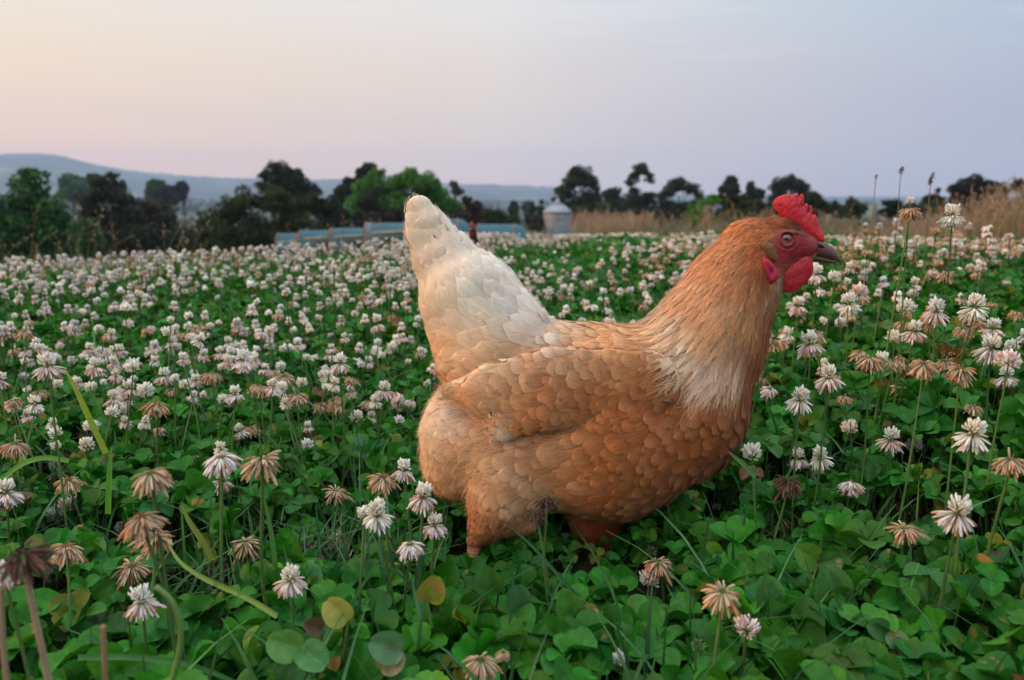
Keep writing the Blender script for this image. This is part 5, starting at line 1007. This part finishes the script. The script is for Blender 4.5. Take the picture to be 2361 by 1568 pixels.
# blooms one can point at: (u, v, width in plan pixels, kind, depth or None, where it is)
HERO = [
 (349, 1100, 86, 'S', None, "pink-brown umbrella-shaped bloom with one upright petal, above the biggest brown bloom"), (510, 1061, 74, 'S', None, "flat pink-brown umbrella bloom just above a white two-tier bloom"), (604, 1066, 82, 'G', None, "tall straggly straw-coloured seed head with spreading pods"),
 (512, 1112, 50, 'T', None, "white two-tier bloom directly below the flat umbrella bloom"), (330, 1203, 84, 'B', None, "large rusty brown bloom with drooping petals beside a small white bloom"), (416, 1216, 50, 'D', None, "dark greenish-brown withered bloom touching the large rusty one"),
 (283, 1218, 36, 'W', None, "small white bloom tucked against the large rusty bloom"), (358, 1245, 82, 'G', None, "wide tan drooping bloom directly under the large rusty one"), (154, 1270, 72, 'B', None, "orange-brown withered bloom below the paired white and pink blooms"),
 (129, 1188, 46, 'W', None, "round white bloom in front of a pinker one"), (156, 1168, 50, 'P', None, "pink-tinged bloom just behind a round white one"), (56, 1293, 108, 'D', .385, "big blurred dark brown seed head on a thick pale stalk, nearest of all"),
 (122, 1331, 48, 'W', None, "white bloom behind the big blurred seed head"), (328, 1392, 76, 'T', .52, "pink-skirted two-tier bloom with a round white top beside the bent grass stalk"), (304, 1313, 66, 'B', None, "russet drooping bloom below the wide tan one"),
 (394, 1316, 26, 'U', None, "tiny green bud beside the russet drooping bloom"), (566, 1254, 66, 'G', None, "spiky straw-brown seed head beside a rusty pair"), (598, 1205, 36, 'B', None, "rusty bloom of a pair touching a tall stem"), (640, 1203, 38, 'D', None, "dark brown bloom of a pair past the tall stem"),
 (502, 1306, 52, 'B', None, "small round tan seed head standing alone over big leaves"), (671, 1342, 68, 'T', .56, "plump white bloom with a few hanging pink petals, over the pale leaf trio"), (774, 1137, 56, 'G', None, "green and orange drooping bloom below a small white one"), (803, 1090, 38, 'W', None, "small white bloom above the green and orange one"),
 (778, 1252, 52, 'P', None, "sparse pink and cream bloom behind the yellow leaf"), (159, 1113, 54, 'B', None, "brown drooping bloom beside a pale ragged one"), (131, 1088, 40, 'T', None, "pale ragged bloom beside a brown drooping one"), (107, 1063, 40, 'S', None, "small whitish drooping bloom inside the arching grass blade"),
 (34, 1030, 54, 'S', None, "pinkish white umbrella bloom near the arching grass blade's tip"), (15, 1142, 62, 'T', None, "pink two-tier bloom half cut by the photo's edge"), (12, 1330, 60, 'T', .42, "pale pink bloom behind the blurred brown stalks"), (255, 1188, 20, 'U', None, "tiny green bud above the large rusty bloom"),
 (974, 1150, 62, 'T', .66, "tall two-tier pink bloom just behind the hen's tail-side leg"), (1002, 1216, 54, 'T', .66, "pale two-tier bloom closest to the hen's leg"), (945, 1262, 60, 'S', .62, "pink umbrella bloom lowest beside the hen's leg"), (870, 1192, 66, 'T', .60, "wide creamy bloom with a pink skirt, between the hen's leg and a small white bloom"),
 (840, 1185, 40, 'W', .62, "small white bloom against the wide creamy one"), (883, 1108, 62, 'B', .70, "rusty bloom below the hen's fluffy rump"), (930, 1088, 50, 'T', .72, "pink two-tier bloom touching the hen's fluffy rump"),
 (1261, 1156, 44, 'D', .66, "withered dark brown bloom in front of the hen's belly"), (1240, 1192, 38, 'D', .68, "nearly black seed head low in front of the hen's belly"), (1518, 1300, 66, 'G', None, "greenish drooping bloom joined to a bud, above a round white bloom"), (1497, 1338, 56, 'W', None, "round white bloom under the greenish drooping one"), (1502, 1272, 30, 'U', None, "green bud on top of the greenish drooping bloom"),
 (1734, 1047, 52, 'W', None, "round greyish white bloom just past the hen's breast"), (1779, 1079, 34, 'W', None, "small white half-open bloom near the round greyish one"), (1841, 1062, 46, 'T', None, "small bloom with an orange-brown skirt"), (1891, 1059, 50, 'T', None, "small pink-skirted bloom beside the orange-brown skirted one"),
 (1818, 1118, 60, 'D', None, "dark rust-brown withered bloom on a curved pale stem"), (1798, 1204, 50, 'S', None, "pink drooping bloom on the curved pale stem's foot"), (1963, 1120, 56, 'S', None, "white umbrella bloom with two upright petals"), (1959, 988, 42, 'W', None, "round pure white bloom above the umbrella one"), (2053, 1018, 54, 'T', None, "white bloom with a sparse skirt beside a plain round one"),
 (2107, 1030, 44, 'W', None, "plain round white bloom on a straight stem"), (1929, 1053, 22, 'U', None, "small green bud between two pink-skirted blooms"), (2240, 1008, 72, 'T', None, "large ballerina-like bloom with a small globe and wide skirt"), (2330, 1068, 70, 'S', None, "pinkish umbrella bloom at the photo's edge below the ballerina-like bloom"),
 (2206, 1190, 84, 'T', .56, "largest two-tier lilac-pink bloom on a bent stem"), (2086, 1225, 70, 'G', None, "greenish straw drooping bloom beside the largest lilac-pink one"), (2062, 1160, 40, 'B', None, "brown bloom of a pair above the greenish straw one"), (2100, 1172, 42, 'B', None, "second brown bloom of the pair touching a straight stem"),
 (1666, 1370, 84, 'G', .50, "large green-brown parasol seed head with one upright floret"), (1723, 1450, 68, 'P', .55, "rosy round bloom low among big leaves"), (2252, 1208, 38, 'B', None, "brown bloom hidden behind the largest lilac-pink one"), (1681, 1130, 34, 'D', None, "dark dead bloom low beside the hen's breast"), (1652, 1170, 22, 'U', None, "fuzzy grey-green bud below the hen's breast"),
 (1428, 1522, 42, 'W', .55, "small half-open white bloom at the photo's bottom edge"), (1108, 1530, 80, 'S', .50, "shaded lilac umbrella bloom at the photo's bottom edge"), (1610, 1490, 36, 'U', .55, "greenish opening bud beside the rosy round bloom"), (1160, 1508, 34, 'S', .52, "small white drooping bloom beside the shaded lilac one"),
 (1981, 676, 46, 'P', None, "tallest rosy bloom of the cluster on long stems before the hen's beak"), (1956, 706, 48, 'T', None, "white bloom below the tallest rosy one in the beak-side cluster"), (1938, 747, 30, 'W', None, "small plain white bloom lowest in the beak-side cluster"), (2088, 710, 46, 'W', None, "creamy round bloom with a long straight stem, right of the beak-side cluster"),
 (2158, 722, 56, 'T', None, "tall thick two-tier bloom with a tan skirt"), (2247, 715, 58, 'T', None, "pink-skirted bloom with a round white top in the crowded far cluster"), (2108, 768, 46, 'T', None, "neat white bloom with a star-like skirt"), (2062, 780, 40, 'W', None, "round white bloom with one hanging petal"),
 (1781, 790, 46, 'G', None, "straw-coloured hanging bloom beside the hen's neck"), (1815, 775, 34, 'T', None, "small two-tier bloom joined to the straw-coloured hanging one"), (1867, 797, 56, 'T', None, "bright pink-skirted bloom with twin white tops"), (2007, 833, 56, 'S', None, "cream and pink hanging bloom like a closed parasol"),
 (2130, 846, 58, 'B', None, "broad rusty brown bloom in the middle of the tall white ones"), (2083, 850, 38, 'B', None, "smaller rusty bloom attached to the broad one"), (2290, 762, 44, 'T', None, "white bloom with a green-tinged skirt in the crowded far cluster"), (2284, 810, 64, 'T', None, "widest pale pink two-tier bloom in the crowded far cluster"),
 (2333, 800, 36, 'W', None, "round white bloom beside the widest pale pink one"), (2325, 836, 60, 'P', None, "lilac-pink bloom under the widest pale pink one"), (2214, 858, 58, 'B', None, "ragged rust-brown bloom below the crowded far cluster"), (1910, 875, 56, 'T', None, "creamy two-tier bloom with a bud-like companion"), (1883, 884, 24, 'W', None, "tiny white companion beside the creamy two-tier bloom"),
 (1842, 925, 56, 'T', None, "bloom with a loose white globe over a pink parasol skirt"), (2221, 762, 40, 'S', None, "tan hanging bloom under the pink-skirted round-topped one"), (1916, 821, 24, 'S', None, "tiny orange and white drooping bloom on a long stem"), (1883, 636, 40, 'T', None, "creamy bloom just below the hen's beak"),
 (1924, 640, 32, 'W', None, "small cream bloom beside the creamy one below the beak"), (1840, 709, 40, 'T', None, "white two-tier bloom under the hen's wattle"), (2105, 679, 26, 'W', None, "tiny pink-white bloom over dark leaves"), (2320, 872, 46, 'T', None, "white bloom with pointed hanging petals near the photo's edge"), (2353, 861, 24, 'W', None, "small white bloom cut by the photo's edge"),
 (1754, 930, 28, 'S', None, "small pink drooping bloom beside the hen's breast"), (2098, 488, 46, 'S', .95, "tallest stem of all, with an umbrella skirt against the dry grass"), (2098, 464, 20, 'W', .95, "tiny white tuft above the tallest umbrella bloom"), (2196, 502, 48, 'T', .95, "second-tallest bloom, white top and rusty skirt, against the dry grass"),
 (336, 903, 44, 'W', None, "bright white round bloom just above a russet one"), (361, 938, 50, 'B', None, "russet drooping bloom right under the bright white one"), (562, 835, 48, 'T', None, "reddish pink two-tier bloom in the middle of the white drift"), (598, 896, 46, 'S', None, "tan parasol bloom below the reddish pink one"),
 (685, 915, 46, 'S', None, "pale straw parasol bloom standing clear over dark leaves"), (656, 871, 42, 'S', None, "pinkish flat-topped bloom above the pale straw parasol"), (784, 842, 44, 'T', None, "white and mauve two-tier bloom behind the hen's rump"), (822, 839, 28, 'W', None, "doubled small white bloom on a tall stem behind the hen's rump"),
 (747, 892, 28, 'B', None, "small round brown bloom above two umbrella-shaped brown ones"), (770, 927, 38, 'B', None, "brown umbrella bloom, nearer of a pair behind the rump"), (737, 937, 36, 'B', None, "brown umbrella bloom, farther of a pair behind the rump"), (851, 930, 38, 'S', None, "mauve-brown umbrella bloom between the brown pair and the rump"),
 (876, 863, 26, 'W', None, "small white bloom nearest above the mauve skirted one"), (886, 904, 42, 'T', None, "mauve skirted bloom with a white top close to the rump"), (917, 926, 38, 'P', None, "blush-white nodding bloom touching the rump's outline"), (577, 991, 40, 'B', None, "small bristly brown bloom beneath the tan parasol"), (295, 900, 40, 'T', None, "star-skirted white bloom beside the bright white round one"),
 (89, 908, 36, 'B', None, "rust bloom near the yellow-green slanting blade"), (378, 871, 38, 'T', None, "white-tipped spreading bloom above the bright white one"), (486, 867, 42, 'S', None, "mauve tassel-like bloom inside the white drift"), (220, 850, 42, 'T', None, "deep pink skirted bloom at the near edge of the white drift"), (110, 850, 58, 'T', None, "broad double-topped cream bloom above the rust one"),
 (307, 842, 34, 'W', None, "globe-shaped white bloom next to a slightly lower twin"), (294, 852, 30, 'W', None, "lower twin of the globe-shaped white bloom"), (457, 922, 32, 'B', None, "small tan-green nodding bloom above plain leaves"), (199, 995, 38, 'B', None, "withered bloom beside the foot of the slanting blade"),
]
HEROPOS = []; HEROVIEW = []
def build_heroes():
    wcm = {'W': 1.95, 'P': 2.1, 'T': 2.1, 'S': 2.15, 'B': 2.05, 'D': 2.1, 'G': 2.3, 'U': 1.2}
    for i, (u, v, w, k, dep, lab) in enumerate(HERO):
        r = np.random.default_rng(900 + i); wm = wcm[k] * .01; kk = (v - HOR) / F0
        if dep is None:
            dep = wm * 1.12 * F0 / w; lo_d = (CAMH - .235) / max(kk, .02) if v > 640 else dep; hi_d = (CAMH - .045) / max(kk, .02)
            dep = min(max(dep, lo_d if lo_d < 1.25 * dep else 1.25 * dep), hi_d)
            if v < 760 and u > 1700: dep = max(dep, .92)
        p = P(u, v, dep); size = w * dep / F0 / wm
        ang = r.uniform(0, 6.28); lean = r.uniform(0, .25) * p[2]; bx, by = p[0] + math.cos(ang) * lean * .5, p[1] + abs(math.sin(ang)) * lean * .5
        if dep < .7: bx = p[0] + r.uniform(-.012, .012)
        base = (bx, by, float(gh(bx, by)))
        n = (i * 3 + 1) % 4; thick = .0011 * (1 + .3 * (w > 60))
        if i == 11: thick = .0020
        bloom(p, k, size, n + 1, r.uniform(0, 6.28), (r.normal(0, .12), r.normal(0, .12)), base, "clover bloom: " .replace("clover bloom: ", "") + lab, lod=0, stemcol=((.30, .22, .14) if i == 11 else (.07, .15, .035)), stemw=thick, sway=.006)
        HEROPOS.append(p)
        if dep < 1.3: HEROVIEW.append((u, v, w, dep))
build_heroes()
build_leaves()
def build_scatter():
    r = np.random.default_rng(99); XY = []
    def dens(x, y):
        u = W0 / 2 + F0 * x / y; rr = np.hypot(x, y); b = np.where(rr < 1.0, .25, np.where(rr < 1.3, .75, 1.0))
        b = b * np.where(u < 1000, 1.0, np.where(u < 1750, .75, .62)); b = b * np.clip(.62 + 1.25 * _vn(x, y, 3.6, 51) + .6 * _vn(x, y, 9, 52), .05, 1.5)
        b = b * np.where((u > 1090) & (u < 1500) & (rr > 3.3) & (rr < 4.3), .12, 1.0); b = b * np.where((u > 1500) & (u < 2400) & (rr > 1.5), 1.35, 1)
        return b
    x, y = wedge(2900, .80, 2.5, r, .66); k = r.random(len(x)) < dens(x, y); near = np.stack([x[k], y[k]], 1)
    x, y = wedge(16000, 2.5, 7.6, r, .62); az = np.arctan2(x, y); lim = np.interp(az, [-.6, -.3, 0, .1, .6], [4.6, 5.0, 6.2, 7.4, 7.6]); k = (r.random(len(x)) < dens(x, y)) & (np.hypot(x, y) < lim); far = np.stack([x[k], y[k]], 1)
    hp = np.array(HEROPOS)
    inhen = lambda p: (np.abs(p[:, 1] - HD) < .13) & (p[:, 0] > -.16) & (p[:, 0] < .42)
    near = near[~inhen(near)]; d = np.min(np.hypot(near[:, None, 0] - hp[None, :, 0], near[:, None, 1] - hp[None, :, 1]), 1); near = near[d > .022]
    def attrs(p):
        n = len(p); u = W0 / 2 + F0 * p[:, 0] / p[:, 1]; hg = canopy(p[:, 0], p[:, 1]) + np.abs(r.normal(.06, .032, n)); hg = np.clip(hg, .07, np.where(np.hypot(p[:, 0], p[:, 1]) > 2.5, .17, .25))
        right = u > 1500; pk = np.where(right[:, None], [.20, .26, .18, .36], [.46, .38, .10, .06]); cum = np.cumsum(pk, 1); q = r.random(n)[:, None]; kind = np.array(['W', 'T', 'S', 'B'])[np.minimum((q > cum).sum(1), 3)]
        return gh(p[:, 0], p[:, 1]), hg, kind
    g, hg, kind = attrs(near); z = g + hg; uu, vv = proj(np.stack([near[:, 0], near[:, 1], z], 1)); infr = (uu > -30) & (uu < W0 + 30)
    # what shows largest gets its own object
    body = poly_sd([(960, 700), (960, 450), (1050, 470), (1200, 620), (1310, 740), (1480, 740), (1620, 600), (1730, 500), (1900, 560), (1840, 660), (1790, 720), (1720, 960), (1640, 1070), (1440, 1190), (1000, 1100)], uu, vv) < 6
    order = np.argsort(np.hypot(near[:, 0], near[:, 1])); want = [i for i in order if infr[i] and not (body[i] and near[i, 1] > HD - .1) and near[i, 1] > .8][:300 - len(HERO) - 4]; ws = set(want)
    names = {'W': ("round white clover bloom", "round white blooms"), 'T': ("white-topped pink-skirted clover bloom", "two-tier blooms"), 'S': ("drooping pink clover bloom", "drooping pink blooms"), 'B': ("withered brown clover bloom", "withered brown blooms")}
    cols = [(150, "below the big billowing tree"), (320, "below the pointed brown tree"), (440, "below the grey-brown tree"), (570, "under the valley gap"), (700, "below the tall dark gum tree"), (840, "below the row of blue huts"), (975, "beside the hen's tail"), (1200, "behind the hen's sloping rump"), (1420, "above the hen's back"), (1640, "behind the hen's neck"), (1900, "under the hen's head"), (2130, "beyond the hen's beak"), (9999, "towards the dome-crowned gum tree")]
    rows = [(640, "far"), (720, "middle"), (800, "near"), (880, "nearer"), (9999, "nearest")]
    sets = {}
    for i in want:
        key = (kind[i], next(t for q, t in rows if vv[i] < q), next(t for q, t in cols if uu[i] < q)); sets.setdefault(key, []).append(i)
    nth = ["lowest", "second lowest", "third lowest", "fourth lowest", "fifth lowest", "sixth lowest", "seventh lowest", "eighth lowest", "ninth lowest", "tenth lowest"]
    for (kd, rw_, cl_), ids in sets.items():
        ids.sort(key=lambda i: -vv[i]); nm, gp = names[kd]
        for k_, i in enumerate(ids):
            od = "" if len(ids) == 1 else (", " + ("highest" if k_ == len(ids) - 1 else nth[min(k_, 9)]))
            x_, y_ = near[i]; rr_ = np.random.default_rng(5000 + i); sw = rr_.normal(0, .015, 2)
            bloom((x_ + sw[0], y_ + sw[1], z[i]), kd, rr_.uniform(.70, 1.05) * (.72 if kd == 'W' and rr_.random() < .4 else 1), 1 + i % 4, rr_.uniform(0, 6.28), (rr_.normal(0, .16), rr_.normal(0, .16)), (x_, y_, g[i]), nm + od + ", " + rw_ + " part " + cl_, gp + " of the clover drift", lod=1)
    rest = np.array([i for i in range(len(near)) if i not in ws]); 
    P3 = np.concatenate([near[rest], far]); g2, h2, k2 = attrs(far); G = np.concatenate([g[rest], g2]); H = np.concatenate([hg[rest], h2]); K = np.concatenate([kind[rest], k2])
    parts = []
    for kd in 'WTSB':
        for s in range(1, 4):
            sel = np.where((K == kd) & (np.arange(len(K)) % 3 == s - 1))[0]
            if not len(sel): continue
            d = get_head(kd, s, 2); V0, F0_, C0 = join([(a[0], a[1], a[2]) for a in d.values()]); n = len(sel); rot = r.uniform(0, 6.28, n); sc = .01 * r.uniform(.62, .98, n)
            up = np.stack([r.normal(0, .16, n), r.normal(0, .16, n), np.ones(n)], 1); M = frames(np.stack([np.cos(rot), np.sin(rot), 0 * rot], 1), up); M = M * sc[:, None, None]
            T = np.stack([P3[sel, 0], P3[sel, 1], G[sel] + H[sel]], 1); Cr = np.repeat(r.uniform(.8, 1.15, n), len(V0))[:, None] * np.tile(C0, (n, 1))
            Vn = None; Fl = []
            for f in F0_: Vn, Fi = inst(V0, f, M, T); Fl.append(Fi)
            parts.append((Vn, Fl, Cr))
    n = len(P3); q = np.array([[1, 0], [-.5, .87], [-.5, -.87]]) * .0011; z0 = G; z1 = G + H; Vt = np.zeros((n, 2, 3, 3)); jx = r.normal(0, .012, (n, 2))
    for a_, zz in ((0, z0), (1, z1)): Vt[:, a_, :, 0] = P3[:, 0, None] + q[:, 0] + (jx[:, 0, None] if a_ == 0 else 0); Vt[:, a_, :, 1] = P3[:, 1, None] + q[:, 1] + (jx[:, 1, None] if a_ == 0 else 0); Vt[:, a_, :, 2] = zz[:, None]
    f = np.array([[j, (j + 1) % 3, 3 + (j + 1) % 3, 3 + j] for j in range(3)]); parts.append((Vt.reshape(-1, 3), (f[None] + (np.arange(n) * 6)[:, None, None]).reshape(-1, 4), (.07, .14, .035)))
    V, F, Cc = join(parts); tag(mesh("clover_flowers_beyond", V, F, FLOR, col=Cc, smooth=False), "white, pink and brown clover blooms massed across the far part of the field", "clover flowers", kind='stuff')
    print("individual blooms", len(want) + len(HERO), "rest", n)
build_scatter()

# ------------------------------------------------------------------ single leaves, blades and stalks one can point at
def hero_leaf(label, u, v, dep, blades_, col, stalk_to=None, name="clover_leaf"):
    """blades_: list of (direction angle in the picture in degrees, length px, facing tilt, fold)"""
    c = P(u, v, dep); root = tag(empty(name, (c[0], c[1], float(gh(c[0], c[1])))), label, "clover leaf", "large single clover leaves"); s = dep / F0; r = np.random.default_rng(int(u + v))
    for j, (ang, ln, tilt, fold) in enumerate(blades_):
        pv, pf, uv = leaflet(13, 15, fold=0, cup=.05); pv = pv.copy(); pv[:, 0] *= .92 * (1 + 1.3 * np.exp(-np.abs(pv[:, 1]) * 6)); pv[:, 2] += np.abs(pv[:, 0]) * (fold * .6 + .38) - .10 * pv[:, 1] ** 2; pv[:, 2] += .012 * np.sin(pv[:, 0] * 14 + j) * np.sin(pv[:, 1] * 9)
        a = R(ang); d = np.array([math.cos(a), -math.sin(tilt) * .6, math.sin(a)]); nrm = np.array([0, -math.cos(tilt), math.sin(tilt)]) + r.normal(0, .12, 3)
        M = frames(d, nrm) * (ln * s); V = pv @ M.T + c; cl = np.array(col[j % len(col)]) if isinstance(col[0], (tuple, list)) else np.array(col)
        uv = uv.copy(); uv[:, 1] += [30, 7, 15][(j + int(v)) % 3]
        mesh("leaflet", V, pf, CLOVER, root, col=np.broadcast_to(cl, (len(V), 3)), uv=uv)
    q = stem_curve(root.location, c, r, .008); V, F = tube(q, .0011, 6, cap=False); mesh("stalk", V, F, STEM, root, col=np.broadcast_to((.08, .16, .04), (len(V), 3)))
PALEG = (.075, .18, .08)
hero_leaf("large grey-green three-part leaf with yellow streaks, lying open under a white bloom", 692, 1497, .50, [(148, 88, .7, .15), (-18, 84, .9, .3), (-115, 92, .9, .12)], [(.10, .24, .06), (.07, .20, .06), (.05, .16, .05)])
hero_leaf("round yellowing leaf with brown rim beside the pale leaf trio", 802, 1432, .53, [(130, 78, .25, .1)], (.30, .30, .07))
hero_leaf("crumpled dark brown leaf beside the round yellowing one", 742, 1452, .52, [(150, 50, .6, 1.3)], (.09, .06, .035))
hero_leaf("long grey-green leaf seen from its underside beside the yellowing leaf", 925, 1498, .50, [(150, 88, .8, .25), (-160, 60, .9, .3), (-140, 74, .5, .5)], [PALEG, (.12, .20, .11), (.24, .23, .12)])
hero_leaf("large upright oval leaf standing highest among the leaves past the hen's breast", 1922, 1392, .60, [(103, 104, .15, .12), (160, 72, .4, .5)], [(.05, .16, .045), (.04, .13, .03)])
hero_leaf("broad round leaf with an orange streak beside the large upright oval one", 1885, 1300, .62, [(140, 74, .25, .1), (20, 60, .4, .3)], [(.07, .18, .025), (.04, .13, .03)])
hero_leaf("narrow upright ribbed leaf under the parasol seed head", 1770, 1395, .60, [(100, 84, .2, .5)], (.06, .18, .05))
hero_leaf("pale oval leaf turned over near the photo's bottom edge", 2045, 1460, .55, [(-50, 72, .9, .1), (150, 62, .3, .1)], [(.16, .30, .14), (.04, .13, .04)])
hero_leaf("ribbed oval leaf standing in front of the hen's feet", 1200, 1408, .60, [(97, 72, .2, .2)], (.035, .12, .045))
hero_leaf("large leaf with a bleached yellow edge in front of the hen's feet", 1330, 1425, .58, [(115, 80, .25, .15), (35, 60, .4, .3)], [(.05, .17, .025), (.26, .25, .07)])
hero_leaf("upright leaf curled like a cup beside the hen's tail-side foot", 1150, 1365, .62, [(120, 82, .2, .35)], (.04, .14, .03))
hero_leaf("yellow-green leaf with an orange scorched corner, left of the hen's feet", 985, 1385, .58, [(70, 76, .3, .4)], (.18, .22, .03))
def hero_blade(label, pts, w, col, dep, name="grass_blade", cat="grass blade", tipw=.15, tube_=False):
    q = np.array([P(u, v, dep if not isinstance(dep, (list, tuple)) else np.interp(i, [0, len(pts) - 1], dep)) for i, (u, v) in enumerate(pts)]); n = 24; t = np.linspace(0, len(pts) - 1, n); k = np.arange(len(pts))
    c = np.stack([np.interp(t, k, q[:, i]) for i in range(3)], 1)
    for _ in range(6): c[1:-1] = (c[:-2] + 2 * c[1:-1] + c[2:]) / 4
    d0 = (dep if not isinstance(dep, (list, tuple)) else dep[0]); ww = w * d0 / F0 / 2; root = tag(empty(name, c[0]), label, cat, "single grass blades and stalks")
    if tube_: V, F = tube(c, ww * np.linspace(1, .8, n), 8); mesh("stalk", V, F, STEM, root, col=np.broadcast_to(col, (len(V), 3))); return root
    T = np.gradient(c, axis=0); sd_ = np.cross(T, np.array([0, -1.0, .25])); sd_ /= np.linalg.norm(sd_, axis=1)[:, None]; wv = ww * np.clip(1.05 - np.linspace(0, 1, n) ** 3 * (1 - tipw), .05, 1)
    nb = np.cross(sd_, T); nb /= np.linalg.norm(nb, axis=1)[:, None]
    V = np.stack([c - sd_ * wv[:, None] + nb * wv[:, None] * .35, c, c + sd_ * wv[:, None] + nb * wv[:, None] * .35], 1).reshape(-1, 3); mesh("blade", V, grid_faces(n, 3), GRASSM, root, col=np.broadcast_to(col, (len(V), 3))); return root
YG, GG = (.24, .36, .04), (.06, .20, .03)
hero_blade("yellow-green slanting grass blade rising into the white clover drift", [(246, 1045), (205, 960), (180, 905), (150, 850)], 15, YG, .86)
hero_blade("upright yellow-tipped grass blade above the large rusty bloom", [(250, 1185), (252, 1120), (254, 1075), (257, 1030)], 15, (.10, .28, .03), .72)
hero_blade("green grass blade arching to the photo's edge", [(160, 1062), (100, 1052), (45, 1070), (0, 1110), (-40, 1160)], 12, (.12, .30, .05), .76, tipw=.5)
hero_blade("long green grass blade slanting down under the rusty blooms", [(640, 1420), (560, 1370), (470, 1335), (405, 1290), (380, 1230)], 16, (.08, .24, .05), [.55, .66])
hero_blade("wide bright grass blade standing beside the tall straggly seed head", [(650, 1460), (640, 1340), (625, 1220), (605, 1130)], 14, (.07, .20, .04), .64)
hero_blade("yellowish blade leaning beside the dark greenish-brown bloom", [(490, 1290), (470, 1250), (435, 1200), (420, 1165)], 15, (.20, .28, .05), .70)
hero_blade("long flat green blade crossing the bottom near the bent stalk", [(180, 1515), (300, 1512), (420, 1525), (520, 1560), (600, 1600)], 16, (.06, .20, .06), .5)
hero_blade("blurred bent green stalk with a browned tip at the photo's bottom", [(385, 1610), (412, 1520), (420, 1450), (400, 1385), (358, 1352)], 17, (.12, .22, .05), .42, name="bent_stalk", cat="stalk", tube_=True)
hero_blade("blurred pinkish-brown broken stalk, shortest at the photo's bottom edge", [(245, 1620), (241, 1520), (238, 1442)], 15, (.30, .16, .09), .40, name="broken_stalk", cat="stalk", tube_=True)
hero_blade("thick blurred tan stalk beside the nearest dark seed head", [(22, 1620), (8, 1500), (2, 1350)], 16, (.30, .22, .13), .38, name="dry_stalk", cat="stalk", tube_=True)
hero_blade("thin green blade crossing in front of the hen's knee", [(1420, 1470), (1290, 1330), (1230, 1260), (1170, 1210)], 9, (.04, .14, .05), .62)
hero_blade("slender green blade poking out beyond the hen's breast", [(1742, 1100), (1712, 1068), (1680, 1042)], 11, (.08, .24, .08), .72)
hero_blade("broad green blade slanting across the leaves behind the large upright leaf", [(2010, 1440), (2060, 1370), (2090, 1310), (2100, 1260)], 20, (.05, .17, .07), .66)
def seed_stalk(label, u, v0, v1, dep, hw, hl, col):
    q = [P(u + dx, v, dep) for dx, v in ((0, v1), (2, (v0 + v1) / 2), (6, v0))]; b = q[0].copy(); b[2] = float(gh(b[0], b[1])); root = tag(empty("seed_stalk", b), label, "grass stalk", "lone grass seed stalks against the sky")
    V, F = tube([b] + q, .0009, 5); mesh("stalk", V, F, STEM, root, col=np.broadcast_to((.16, .15, .10), (len(V), 3))); r = np.random.default_rng(int(u)); n = 60; t = r.random(n); s = dep / F0
    T = np.array(q[-1]) + np.stack([(t - .5) * hl * s * .25 + r.normal(0, hw * s * .25, n), r.normal(0, hw * s * .25, n), (t - .5) * hl * s], 1); M = frames(np.stack([r.normal(0, .3, n), r.normal(0, .3, n), np.ones(n)], 1), r.normal(size=(n, 3))) * (hw * s * .6)
    V, F = inst(*floret(4, 3)[:2], M, T); mesh("seed_head", V, F, FLOR, root, col=np.broadcast_to(col, (len(V), 3)), smooth=False)
seed_stalk("thin faint grass stalk with a tiny tip, nearest the hen's beak, against the sky", 2014, 409, 480, 1.7, 5, 8, (.22, .18, .16))
seed_stalk("pale grass stalk with a small feathery head against the sky", 2072, 395, 470, 1.7, 8, 16, (.22, .18, .16))
seed_stalk("grass stalk with the darkest, largest seed head against the sky", 2141, 415, 480, 1.5, 9, 26, (.10, .07, .06))
def yellow_flowers():
    r = np.random.default_rng(61); Y = mat("yellow_petal", color=(.55, .42, .02), rough=.6, transl=.3)
    for i, (u, v) in enumerate([(1406, 521), (1404, 531), (1372, 529), (1432, 536), (1446, 537), (1459, 538), (1469, 541), (1487, 548), (1400, 556), (1425, 533), (1362, 590), (1354, 586), (1398, 600), (1452, 532)]):
        d = 5.4 if v < 560 else 3.4; p = P(u, v, d); root = tag(empty("yellow_flower", (p[0], d, float(gh(p[0], d)))), "small yellow wild flower among the white clover in front of the silo-side straw grass" if v < 560 else "small yellow wild flower low in the clover between the hen's tail and neck", "yellow flower", "yellow wild flowers by the straw grass" if v < 560 else "yellow wild flowers in the clover")
        V, F = tube([root.location, (np.array(root.location) + p) / 2 + r.normal(0, .01, 3), p], .0015, 5); mesh("stem", V, F, STEM, root, col=np.broadcast_to((.1, .2, .04), (len(V), 3)))
        n = 14; a = np.arange(n) * 2.4; dd = np.stack([np.cos(a), np.sin(a), np.full(n, .35)], 1); pv, pf, _ = leaflet(3, 4); M = frames(dd, np.array([0, 0, 1.]) + 0 * dd) * .011; V, F = inst(pv, pf, M, np.repeat(p[None], n, 0)); mesh("flower_head", V, F, Y, root)
yellow_flowers()
# ------------------------------------------------------------------ the air
def build_haze():
    V, F = box((0, 0, 145), (15200, 15200, 500)); V[:, 2] = np.where(V[:, 2] > 0, 385, -42)
    m = bpy.data.materials.new("haze_air"); m.use_nodes = True; t = m.node_tree; t.nodes.clear(); o = N(t, 'ShaderNodeOutputMaterial'); v = N(t, 'ShaderNodeVolumePrincipled')
    v.inputs['Color'].default_value = (0.44, 0.60, 0.88, 1); v.inputs['Density'].default_value = HAZE; v.inputs['Anisotropy'].default_value = 0.0
    L(t, v.outputs[0], o.inputs['Volume']); tag(mesh("haze", V, F, m, smooth=False), "pale evening haze in the air over the valley", "haze", kind='stuff')
HAZE = 0.00018
build_haze()
